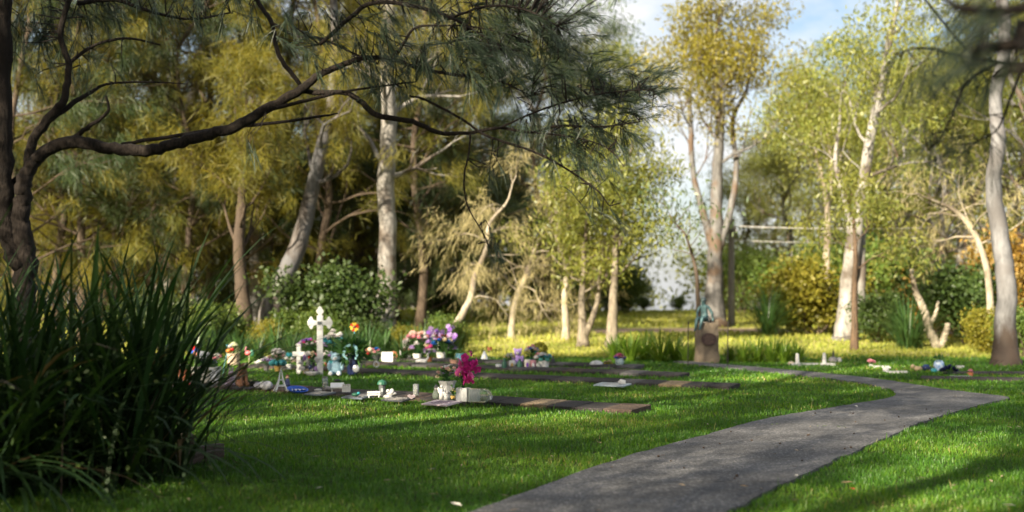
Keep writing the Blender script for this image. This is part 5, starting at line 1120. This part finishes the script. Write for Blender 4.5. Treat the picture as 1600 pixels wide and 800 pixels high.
t = put('flower_vase', 'tall spray of purple and white flowers behind the tall cross', 'vase', 482, 572, .03); MB().lathe([(.05, 0), (.06, .1), (.045, .28), (.055, .30), (.005, .28)]).build('vase', dark, t); bouquet(t, .32, .26, .22, [('purple', 'rose', 5), ('hot', 'rose', 5), ('white', 'rose', 9), ('lilac', 'rose', 4)], 14, 50, .12, .045)
def bear(label, x, y, z, m, s, snout, rz=0):
    t = thing('teddy_bear', label, 'teddy bear', g(x, y, z), rz, None, s)
    MB().ell((0, 0, .17), (.13, .11, .16), 12, 9).build('body', m, t, True); h = MB().ell((0, -.02, .40), (.115, .10, .105), 12, 9).build('head', m, t, True)
    MB().ell((0, -.11, .375), (.05, .04, .04), 10, 7).build('muzzle', snout, h, True); MB().ell((0, -.15, .39), (.016, .012, .012), 8, 6).build('nose', dark, h, True)
    for q_ in (-1, 1):
        MB().ell((q_ * .04, -.112, .43), .012, 8, 6).build('eye', dark, h, True)
        MB().ell((q_ * .095, 0, .485), (.04, .022, .04), 8, 6).build('ear', m, t, True); MB().ell((q_ * .14, -.05, .21), (.045, .055, .10), 8, 7).build('arm', m, t, True); MB().ell((q_ * .09, -.14, .06), (.055, .10, .058), 8, 7).build('leg', m, t, True); MB().ell((q_ * .09, -.235, .06), (.045, .012, .045), 8, 6).build('paw', snout, t, True)
bear('pale blue teddy bear sitting at the foot of the big pale bouquet', 525, 587, .02, pblue, .82, C('white_plush', (.7, .72, .74), .95))
bear('lilac teddy bear sitting among the bottles and candles', 809, 571, .02, lilac, .68, C('cream_plush', (.72, .68, .6), .95))
t = put('flower_vase', 'large bouquet of pale blue and white flowers behind the blue bear', 'vase', 522, 580, .03); t.scale = (1.1,) * 3; pot(t, .07, .09, .18, teal); bouquet(t, .22, .26, .46, [('white', 'rose', 14), ('aqua', 'rose', 14), ('lilac', 'orchid', 6)], 16, 60, .14, .05)
t = put('flower_vase', 'navy vase of big green leaves with a blue ribbon right of the blue bear', 'vase', 551, 586, .03); t.scale = (1.2,) * 3; MB().lathe([(.06, 0), (.08, .02), (.085, .18), (.06, .27), (.075, .30), (.06, .30), (.005, .26)]).build('vase', navy, t); bouquet(t, .30, .26, .28, [('white', 'daisy', 4), ('cream', 'rose', 3)], 17, 170, .20, .04)
MB().ell((.06, -.08, .10), (.055, .02, .06), 10, 7).build('badge', C('silver_badge', (.5, .52, .55), .25, metal=.6), t, True)
for s in (-1, 1): MB().tube([(-.01, -.1, .46), (s * .07 - .01, -.12, .42), (s * .10 - .02, -.13, .30), (s * .06, -.13, .24)], [.02, .028, .022, .01], 5).build('ribbon', C('aqua_ribbon', (.30, .55, .62), .4), t)
t = put('sunflower_stake', 'yellow and red sunflower spinner on a tall stake above the navy vase', 'ornament', 553, 580, .0); MB().tube([(0, 0, 0), (0, 0, .5), (.01, 0, .82)], .007, 6).build('stake', skyb, t)
for k in range(10): o = MB().prism([(.02, -.01), (.075, -.02), (.095, 0), (.075, .02), (.02, .01)], -.004, .004).build('petal', yellow if k % 3 else red, t); o.location = (.01, -.02, .85); o.rotation_euler = (.1, k * .6283, 0)
MB().ell((.01, -.03, .85), (.03, .02, .03), 10, 7).build('centre', brown, t, True)
t = put('bird_ornament', 'brown and red bird ornament on leaves right of the navy vase', 'ornament', 571, 576, .0); MB().tube([(0, 0, 0), (0, 0, .28)], .008, 5).build('stake', steel, t); MB().ell((0, 0, .33), (.12, .06, .07), 12, 8).build('body', brown, t, True); MB().ell((.09, -.01, .38), (.05, .045, .05), 10, 7).build('head', ltan, t, True); MB().ell((0, -.05, .30), (.08, .03, .035), 10, 7).build('breast', red, t, True)
t = put('flower_pot', 'pot of small blue and pink flowers behind the bird ornament', 'pot', 588, 564, .02); pot(t, .07, .09, .14, dark); bouquet(t, .12, .12, .16, [('blue', 'rose', 4), ('pink', 'rose', 4), ('white', 'daisy', 4)], 18, 40, .09, .04)
t = put('ornament_ring', 'white ring ornament standing beside the white boxes', 'ornament', 588, 574, .02); t.scale = (.65,) * 3; MB().tube([(.08 * math.cos(a), 0, .09 + .08 * math.sin(a)) for a in np.linspace(0, 6.283, 15)], .02, 6, False).build('ring', white, t); MB().box((0, 0, .008), (.1, .06, .016)).build('foot', white, t)
# --- third row
for x, y, w, h, lab in ((605, 566, .24, .20, 'larger white box behind the second row'), (627, 560, .18, .16, 'smaller white box beside the terracotta wreath')):
    t = put('box', lab, 'box', x, y, .02, .1, 'white boxes'); MB().box((0, 0, h / 2), (w, .14, h)).build('body', white, t, bevel=.004); MB().box((0, 0, h + .008), (w + .012, .15, .022)).build('lid', white, t, bevel=.003)
t = put('wreath', 'small terracotta wreath between the two white boxes', 'wreath', 616, 562, .02); MB().tube([(.07 * math.cos(a), 0, .10 + .07 * math.sin(a)) for a in np.linspace(0, 6.283, 15)], .025, 6, False).build('ring', terra, t); MB().box((0, 0, .012), (.08, .06, .024)).build('foot', terra, t)
t = put('flower_vase', 'bouquet of pink and blush roses in a white vase', 'vase', 652, 563, .02); t.scale = (1.25,) * 3; pot(t, .06, .08, .12, white); bouquet(t, .14, .30, .36, [('blush', 'rose', 10), ('pink', 'rose', 8), ('white', 'rose', 8), ('lilac', 'rose', 4)], 19, 50, .12, .058)
t = put('solar_lamp', 'white solar lamp on a tall stake behind the pink roses', 'lamp', 663, 558, .0); MB().tube([(0, 0, 0), (0, 0, .50)], .007, 6).build('stake', steel, t); MB().lathe([(.02, .5), (.04, .52), (.045, .58), (.02, .62)], n=10).build('shade', white, t, True); MB().lathe([(.03, .62), (.02, .64), (.003, .65)], n=8).build('cap', lgrey, t)
t = put('swan_ornament', 'white swan ornament beside the pale blue cloth', 'ornament', 658, 569, .02); MB().ell((0, 0, .06), (.13, .06, .055), 12, 8).build('body', bone, t, True); MB().tube([(.10, 0, .08), (.15, 0, .14), (.13, 0, .21), (.16, 0, .23)], [.03, .02, .016, .018], 7).build('neck', bone, t, True)
solo(MB().box((0, 0, .015), (.34, .16, .03)), 'folded_cloth', C('pale_blue_cloth', (.45, .58, .66), .9), 'folded pale blue cloth lying before the pink roses', 'cloth', 638, 569, .02, .1, bevel=.012)
t = put('flower_vase', 'tall bouquet of purple, red and blue flowers in a white pot', 'vase', 690, 563, .02); t.scale = (1.3,) * 3; pot(t, .07, .09, .14, white); bouquet(t, .16, .27, .30, [('red', 'rose', 9), ('white', 'rose', 6), ('blue', 'rose', 8), ('cream', 'rose', 5)], 20, 50, .12, .055)
rg = np.random.default_rng(21)
for sx, sz, n in ((-.22, .50, 10), (-.10, .56, 12), (.0, .52, 9), (.18, .60, 12), (.25, .46, 8)):
    pts = [(0, 0, .12), (sx * .5, 0, sz * .6), (sx, 0, sz)]; MB().tube(pts, [.005, .004, .002], 5).build('stem', M_lf, t)
    for i in range(n): q_ = Vector(pts[1]).lerp(Vector(pts[2]), .2 + .8 * i / n); obj('flower', blossom('purple' if i % 3 == 0 else 'lilac', 'orchid'), t, q_ + Vector((rg.normal() * .03, -.02 + rg.normal() * .02, rg.normal() * .02)), (R(60), rg.normal() * .4, rg.uniform(0, 6)), .045)
t = put('flower_pot', 'small terracotta pot with a moss top near the purple bouquet', 'pot', 710, 572, .02); pot(t, .07, .09, .13, C('pale_terracotta', (.36, .20, .15), .85), n=14); bouquet(t, .11, .09, .06, [('cream', 'daisy', 2)], 22, 60, .06)
t = put('vase', 'squat teal vase with thin sprigs behind the magenta orchids', 'vase', 719, 567, .02); MB().lathe([(.07, 0), (.11, .05), (.115, .12), (.09, .18), (.10, .20), (.085, .20), (.005, .16)]).build('vase', C('blue_glaze', (.10, .26, .36), .35), t, True); bouquet(t, .2, .10, .14, [('cream', 'daisy', 3)], 23, 30, .09, .02)
t = put('gnome_ornament', 'grey cone-shaped ornament near the brown butterfly', 'ornament', 757, 562, .02); MB().lathe([(.09, 0), (.085, .03), (.05, .12), (.012, .20), (.002, .21)], n=10).build('cone', C('blue_grey_resin', (.33, .36, .42), .7), t); MB().ell((0, -.07, .06), (.03, .02, .025), 8, 6).build('face', ltan, t, True)
t = put('butterfly_stake', 'brown butterfly on a thin stake beside the grey cone', 'ornament', 765, 562, .0); MB().tube([(0, 0, 0), (0, 0, .24)], .005, 5).build('stake', steel, t)
for s in (-1, 1): o = MB().prism([(0, -.03), (.045, -.045), (.055, .0), (.05, .06), (.01, .03)], -.003, .003).build('wing', C('rust_brown', (.25, .07, .03), .6), t); o.location = (0, 0, .25); o.scale = (s, 1, 1); o.rotation_euler = (0, 0, s * .5)
# group on the third row
for x, y, h, m_, lab in ((788, 578, .24, green, 'dark green bottle at the outer end of the bear group'), (822, 577, .0, None, ''), (864, 571, .19, dark, 'short dark bottle behind the white bucket')):
    if m_: t = put('bottle', lab, 'bottle', x, y, .02); MB().lathe([(.04, 0), (.043, .01), (.043, h * .6), (.018, h * .75), (.016, h), (.01, h)]).build('body', m_, t, True); MB().lathe([(.019, h), (.019, h + .025), (.003, h + .027)]).build('cap', gold, t)
t = put('bottle', 'thick dark green bottle standing in front of the lilac bear', 'bottle', 812, 578, .02); MB().lathe([(.045, 0), (.05, .01), (.05, .14), (.025, .17), (.02, .19), (.005, .19)]).build('body', green, t, True); MB().lathe([(.024, .19), (.024, .21), (.003, .212)]).build('cap', dark, t)
for i, (x, y, h, lab) in enumerate(((779, 577, .10, 'small white candle at the outer end of the bear group'), (800, 577, .17, 'white candle jar between the green bottle and the lilac bear'), (824, 578, .20, 'white patterned candle jar right of the lilac bear'), (833, 578, .19, 'pink candle jar in the bear group'))):
    t = put('candle_jar', lab, 'candle', x, y, .02, 0, 'candle jars by the lilac bear'); MB().lathe([(.05, 0), (.055, .01), (.058, h * .9), (.05, h), (.04, h), (.04, h * .85), (.005, h * .84)]).build('jar', [white, C('frost_white', (.6, .6, .58), .3), C('ivory', (.66, .62, .52), .4), P_['pink']][i], t, True)
    MB().ell((0, -.055, h * .5), (.028, .008, h * .25), 8, 6).build('picture', [lgrey, gold, purple, white][i], t, True); MB().tube([(0, 0, h * .8), (0, 0, h + .01)], .004, 5).build('wick', dark, t)
t = put('flower_vase', 'mixed bouquet with a sky-blue daisy beside the lilac bear', 'vase', 831, 573, .02); pot(t, .05, .06, .16, C('teal_pot', (.03, .2, .22), .4)); bouquet(t, .2, .17, .22, [('pink', 'rose', 6), ('blue', 'rose', 3), ('white', 'rose', 6), ('aqua', 'daisy', 3), ('cream', 'rose', 3)], 24, 50, .10, .045)
t = put('topiary', 'round yellow-green artificial shrub behind the bear group', 'plant', 843, 566, .02); pot(t, .06, .08, .13, dark); lv = Leaves(); rg = np.random.default_rng(5); d = unit(rg.normal(size=(420, 3))); lv.put(d * [.16, .16, .13] * rg.uniform(.6, 1, (420, 1)) + [0, 0, .29], d + rg.normal(0, .5, (420, 3)), np.full(420, .05), np.full(420, .018), rg.uniform(0, 1, 420), rg); obj('leaves', lv.mesh('leaves', M_shruby), t)
t = put('bucket', 'white bucket of white and teal flowers at the path end of the bear group', 'bucket', 850, 577, .02); pot(t, .08, .10, .17, white); bouquet(t, .17, .14, .14, [('white', 'rose', 9), ('aqua', 'rose', 6)], 25, 30, .10, .045)
for s in (-1, 1): MB().ell((s * .06, -.08, .19), (.05, .03, .035), 8, 6).build('bow', C('jade', (.05, .25, .2), .5), t, True)
plaque(957, 602, .52, .26, C('pale_blue_granite', (.36, .42, .48), .3, scale=50), 'pale blue-grey plaque on the second row near the path', tilt=.10, z=.065)
solo(rockmb(.05, 8, (1.2, .9, .8)), 'rock', bone, 'white stone at the end of the pale blue-grey plaque', 'rock', 972, 600, .09)
solo(rockmb(.10, 9, (1.4, 1, .75)), 'rock', bone, 'white rounded stone beside the gold flowers by the bank', 'rock', 932, 573, .02)
t = put('flower_bunch', 'low bunch of gold flowers on a dark slab by the bank', 'flowers', 951, 573, .02); bouquet(t, .02, .10, .10, [('cream', 'rose', 5), ('yellow', 'daisy', 5)], 26, 30, .07, .035)
t = put('flower_vase', 'white and blue urn with pink flowers close to the strap plants', 'vase', 968, 574, .02); MB().lathe([(.04, 0), (.05, .02), (.09, .10), (.085, .16), (.05, .19), (.005, .18)]).build('urn', C('pale_urn', (.45, .58, .58), .4), t, True); bouquet(t, .12, .13, .14, [('hot', 'rose', 5), ('pink', 'rose', 6), ('blue', 'rose', 3)], 27, 20, .08, .045)
plaque(946, 576, .70, .22, blk, 'black slab under the gold flowers by the bank', tilt=.02, z=.01, lines=2)

# --- small bunches of flowers that run on along the middle rows
for i, (x, y, sx, sz, specs, lab) in enumerate([
    (336, 576, .13, .18, [('white', 'rose', 7), ('pink', 'rose', 5)], 'small pot of white and pink flowers behind the white planter basket'), (416, 579, .12, .16, [('white', 'daisy', 6), ('lilac', 'rose', 5)], 'small pot of lilac and white flowers left of the teal-wrapped vase'),
    (452, 577, .12, .18, [('aqua', 'rose', 6), ('white', 'rose', 5)], 'small pot of aqua and white flowers just left of the small cross'), (512, 575, .14, .22, [('white', 'rose', 9), ('lilac', 'rose', 4)], 'white flower bunch tight behind the tall cross shaft'),
    (540, 572, .14, .20, [('purple', 'rose', 5), ('white', 'rose', 7)], 'purple and white bunch under the sunflower spinner'), (562, 575, .13, .20, [('pink', 'rose', 5), ('cream', 'rose', 6)], 'pink and cream bunch beside the navy vase'),
    (638, 562, .16, .22, [('white', 'rose', 8), ('blush', 'rose', 6)], 'white and blush bunch at the outer side of the pink rose bouquet'), (671, 565, .15, .22, [('hot', 'rose', 5), ('white', 'rose', 6), ('lilac', 'rose', 5)], 'hot pink and white bunch between the rose and the purple bouquets'),
    (706, 562, .14, .26, [('purple', 'orchid', 8), ('lilac', 'orchid', 7)], 'purple orchid bunch at the path side of the tall purple bouquet'), (797, 572, .10, .14, [('white', 'rose', 5), ('cream', 'rose', 4)], 'white and cream bunch behind the candle jars'), (842, 573, .12, .16, [('pink', 'rose', 5), ('white', 'rose', 5)], 'pink and white bunch between the mixed bouquet and the white bucket')]):
    t = put('flower_pot', lab, 'flowers', x, y, .03); pot(t, .045, .06, .10, [dark, grey, white, terra][i % 4], n=12); bouquet(t, .11, sx, sz, specs, 200 + i, 36, .08, .042)

# --- graves on the far side of the path
t = put('grave_marker', 'low white stone slab with two short white posts beyond the path', 'grave', 1268, 571, .0, R(3)); MB().box((0, 0, .02), (.95, .24, .05)).build('slab', bone, t, bevel=.005)
for s, sc in ((-.30, 1), (.27, 1.05)): MB().lathe([(.05, .04), (.046, .08), (.034, .22 * sc), (.028, .25 * sc), (.005, .255 * sc)], (s, 0, 0), 8).build('post', bone, t)
MB().ell((-.44, -.03, .05), (.07, .05, .04), 8, 6).build('stone', ltan, t, True)
t = put('ornament', 'grey ornament with a dark spike right of the white posts', 'ornament', 1302, 566, .0); MB().lathe([(.11, 0), (.10, .08), (.07, .11), (.005, .12)], n=10).build('base', grey, t); MB().lathe([(.03, .11), (.02, .2), (.003, .30)], n=8).build('spike', dark, t)
solo(rockmb(.06, 11, (1, .8, 1)), 'rock', lgrey, 'pale upright stone beside the grey spiked ornament', 'rock', 1311, 566, .0)
plaque(1377, 574, .34, .16, bone, 'narrow white plaque next to the coral flower', tilt=.15, z=.015, rz=0, lines=2)
t = put('flower_vase', 'single coral pink bloom at the end of the narrow white plaque', 'flowers', 1361, 574, .0); pot(t, .03, .04, .06, white); bouquet(t, .07, .06, .06, [('pink', 'rose', 6)], 28, 8, .06, .05)
plaque(1401, 582, .42, .18, bone, 'pale plaque in the grass nearer the path than the coral flower', tilt=.10, z=.015, rz=0, lines=2)
solo(rockmb(.05, 12, (1.2, .9, .8)), 'rock', bone, 'white stone on the pale plaque near the path', 'rock', 1384, 580, .02)
t = put('figurine', 'tan resting animal figurine on the far side of the path', 'figurine', 1433, 580, .0); MB().ell((0, 0, .05), (.11, .06, .05), 10, 7).build('body', C('tan_resin', (.34, .26, .16), .8), t, True); MB().ell((-.09, -.02, .09), (.045, .04, .045), 8, 6).build('head', C('tan_resin', (.34, .26, .16), .8), t, True)
t = put('bowl', 'small navy bowl between the tan figurine and the blue and white urn', 'bowl', 1447, 580, .0); MB().lathe([(.05, 0), (.09, .05), (.095, .09), (.08, .09), (.005, .05)]).build('bowl', navy, t, True); MB().ell((0, 0, .10), (.07, .06, .03), 8, 6).build('filling', C('blue_gravel', (.03, .06, .2), .8), t, True)
t = put('flower_vase', 'blue and white urn with dark green foliage on the far lawn', 'vase', 1467, 580, .0); MB().lathe([(.05, 0), (.06, .02), (.10, .10), (.095, .17), (.06, .21), (.005, .2)]).build('urn', C('blue_white', (.50, .58, .68), .4, c2=(.10, .22, .50), scale=12), t, True); bouquet(t, .19, .13, .13, [('navy', 'rose', 2)], 29, 60, .10, .03)
solo(rockmb(.06, 13, (1, .9, .8)), 'ornament_ball', teal, 'small teal ball at the foot of the blue and white urn', 'ornament', 1459, 582, .0)
t = put('flower_bunch', 'bunch of dark navy flowers beside the white plaque on the far lawn', 'flowers', 1483, 587, .0); bouquet(t, .03, .15, .14, [('navy', 'rose', 14)], 30, 30, .08, .05)
plaque(1503, 590, .36, .18, C('pale_blue_granite', (.36, .42, .48), .3), 'pale plaque between the navy flowers and the small red pot', tilt=.08, z=.015, rz=0, lines=2)
t = put('flower_pot', 'small red-brown pot at the end of the pale plaque', 'pot', 1516, 589, .0); pot(t, .04, .055, .08, terra); bouquet(t, .07, .04, .05, [('pink', 'rose', 4)], 31, 10, .04, .03)
solo(MB().box((0, 0, .03), (.14, .1, .06)), 'white_block', bone, 'little white block alone in the grass beyond the navy flowers', 'block', 1500, 576, .0, bevel=.006)
for x0, y0, x1, y1, lab in ((1478, 586, 1660, 587, 'dark memorial kerb in the far lawn, the one behind'), (1440, 594, 1680, 598, 'dark memorial kerb in the far lawn, the one in front')):
    a, b_ = g(x0, y0), g(x1, y1); d = b_ - a; t = thing('memorial_kerb', lab, 'kerb', a, math.atan2(d.y, d.x)); n = int(d.length / .4); ms = paver_mesh(.22, M_pav[0], 0)
    for i in range(n): obj('paver', ms, t, (i * .4, 0, -.02))

# ------------------------------------------------------------------ litter on the path and lawn
M_nut = C('gumnut', (.035, .022, .015), .8); rg = np.random.default_rng(17)
nut = MB().lathe([(.004, 0), (.012, .004), (.014, .012), (.010, .018), (.004, .018)], n=7).mesh('gumnut', M_nut)
for x, y in [(1337, 660), (1335, 678), (1262, 681), (1265, 680), (1174, 689), (1219, 694), (1254, 720), (1320, 702), (1147, 748), (1152, 745), (1153, 625), (1273, 646), (1298, 645), (1333, 647), (1404, 652), (1413, 666), (1448, 640), (1453, 655), (1382, 657), (1071, 692), (1049, 721), (1125, 694), (1068, 732), (1142, 675), (1029, 714), (1329, 700), (1212, 646), (1100, 700)]:
    p = g(x, y, .034)
    if inside(np.array([p.x]), np.array([p.y]), POLY)[0]: tag(obj('gumnut', nut, None, p, (rg.uniform(-1, 1), rg.uniform(-1, 1), 0), rg.uniform(.5, 1.0)), 'tiny dark gumnut lying on the concrete path', 'gumnut', 'gumnuts on the path')
def fleaf(x, y, m, s, lab, z=.05):
    V = [(0, 0, 0), (.35, .14, .06), (.7, .12, .05), (1, 0, .0), (.7, -.12, .03), (.35, -.14, .07), (.5, 0, -.03)]
    o = MB().add(V, [(0, 5, 6), (0, 6, 1), (1, 6, 2), (2, 6, 3), (3, 6, 4), (4, 6, 5)]).build('fallen_leaf', m, None, False, g(x, y, z)); o.scale = (s, s, s); o.rotation_euler = (rg.normal() * .2, rg.normal() * .2, rg.uniform(0, 6)); tag(o, lab, 'leaf')
lred = C('red_leaf', (.38, .06, .03), .6); ltn = C('tan_leaf', (.48, .36, .22), .7); lwh = C('bleached_leaf', (.66, .62, .55), .7)
for x, y, m, s, lab in [(1336, 765, lred, .085, 'red fallen leaf in the grass beside the near path edge'), (1333, 753, ltn, .10, 'tan fallen leaf lying just above the red leaf'), (1367, 786, lred, .05, 'small red leaf in the near grass at the path side'), (655, 756, lwh, .06, 'small white leaf on the dark lawn before the path'),
    (506, 760, lwh, .075, 'pale narrow leaf on the shaded lawn beside the bush'), (672, 732, lwh, .09, 'long bleached leaf on the shaded lawn'), (722, 790, lwh, .10, 'bleached leaf at the near corner of the lawn and path'), (594, 681, ltn, .05, 'tan leaf on the sunlit grass strip'), (918, 622, lwh, .06, 'pale leaf beyond the end of the front row'),
    (1490, 618, lwh, .12, 'white leaf on the path bend'), (1335, 633, lwh, .10, 'white leaf at the inner path edge'), (1072, 759, ltn, .06, 'curled tan leaf on the near path'), (1170, 760, ltn, .07, 'brown leaf by the near path joint'), (940, 692, ltn, .07, 'tan leaf in the grass left of the path'), (1240, 742, lwh, .06, 'pale leaf in the grass at the near right path edge'), (1588, 790, lwh, .09, 'white scrap of leaf in the near right corner')]:
    fleaf(x, y, m, s, lab)
# weeds in the path joint
wd = clump(140, M_strapb, 26, .05, .003, 1.2, .05, 1.0, 3)
for x, y, lab in ((1207, 666, 'tuft of weed in the path joint at the lawn side'), (1282, 669, 'tuft of weed in the middle of the path joint'), (1318, 671, 'small weed in the path joint toward the far side')):
    tag(obj('weed', wd, None, g(x, y, .01), (0, 0, x), 1), lab, 'weed')

# loose litter of narrow gum leaves and bark flakes
rg = np.random.default_rng(55); n = 420; Y = 7.2 + 17 * rg.uniform(size=n) ** 1.3; X = rg.uniform(-.44, .44, n) * Y
onp = inside(X, Y, POLY); keep = on_lawn(X, Y) | (onp & (rg.uniform(size=n) < .6)); X, Y, onp = X[keep], Y[keep], onp[keep]; n = len(X)
a = rg.uniform(0, 6.283, n); ln = rg.uniform(.025, .075, n); wd_ = ln * rg.uniform(.10, .2, n); z = np.where(onp, .040, .030 + rg.uniform(0, .012, n))
p = np.stack([X, Y, z], 1); d = np.stack([np.cos(a), np.sin(a), rg.normal(0, .12, n)], 1) * ln[:, None]; w_ = np.stack([-np.sin(a), np.cos(a), 0 * a], 1) * wd_[:, None]
V = np.stack([p, p + d * .45 + w_ + [0, 0, .004], p + d, p + d * .45 - w_ + [0, 0, .004]], 1).reshape(-1, 3)
o = obj('leaf_litter', np_mesh('leaf_litter', V, np.arange(len(V)).reshape(-1, 4), leafmat('litter', (.10, .060, .035), (.42, .32, .20), .15, (1, 1, 1), vary=0), False, rg.uniform(0, 1, n)))
tag(o, 'sprinkling of narrow dry gum leaves over lawn and path', 'litter', kind='stuff')
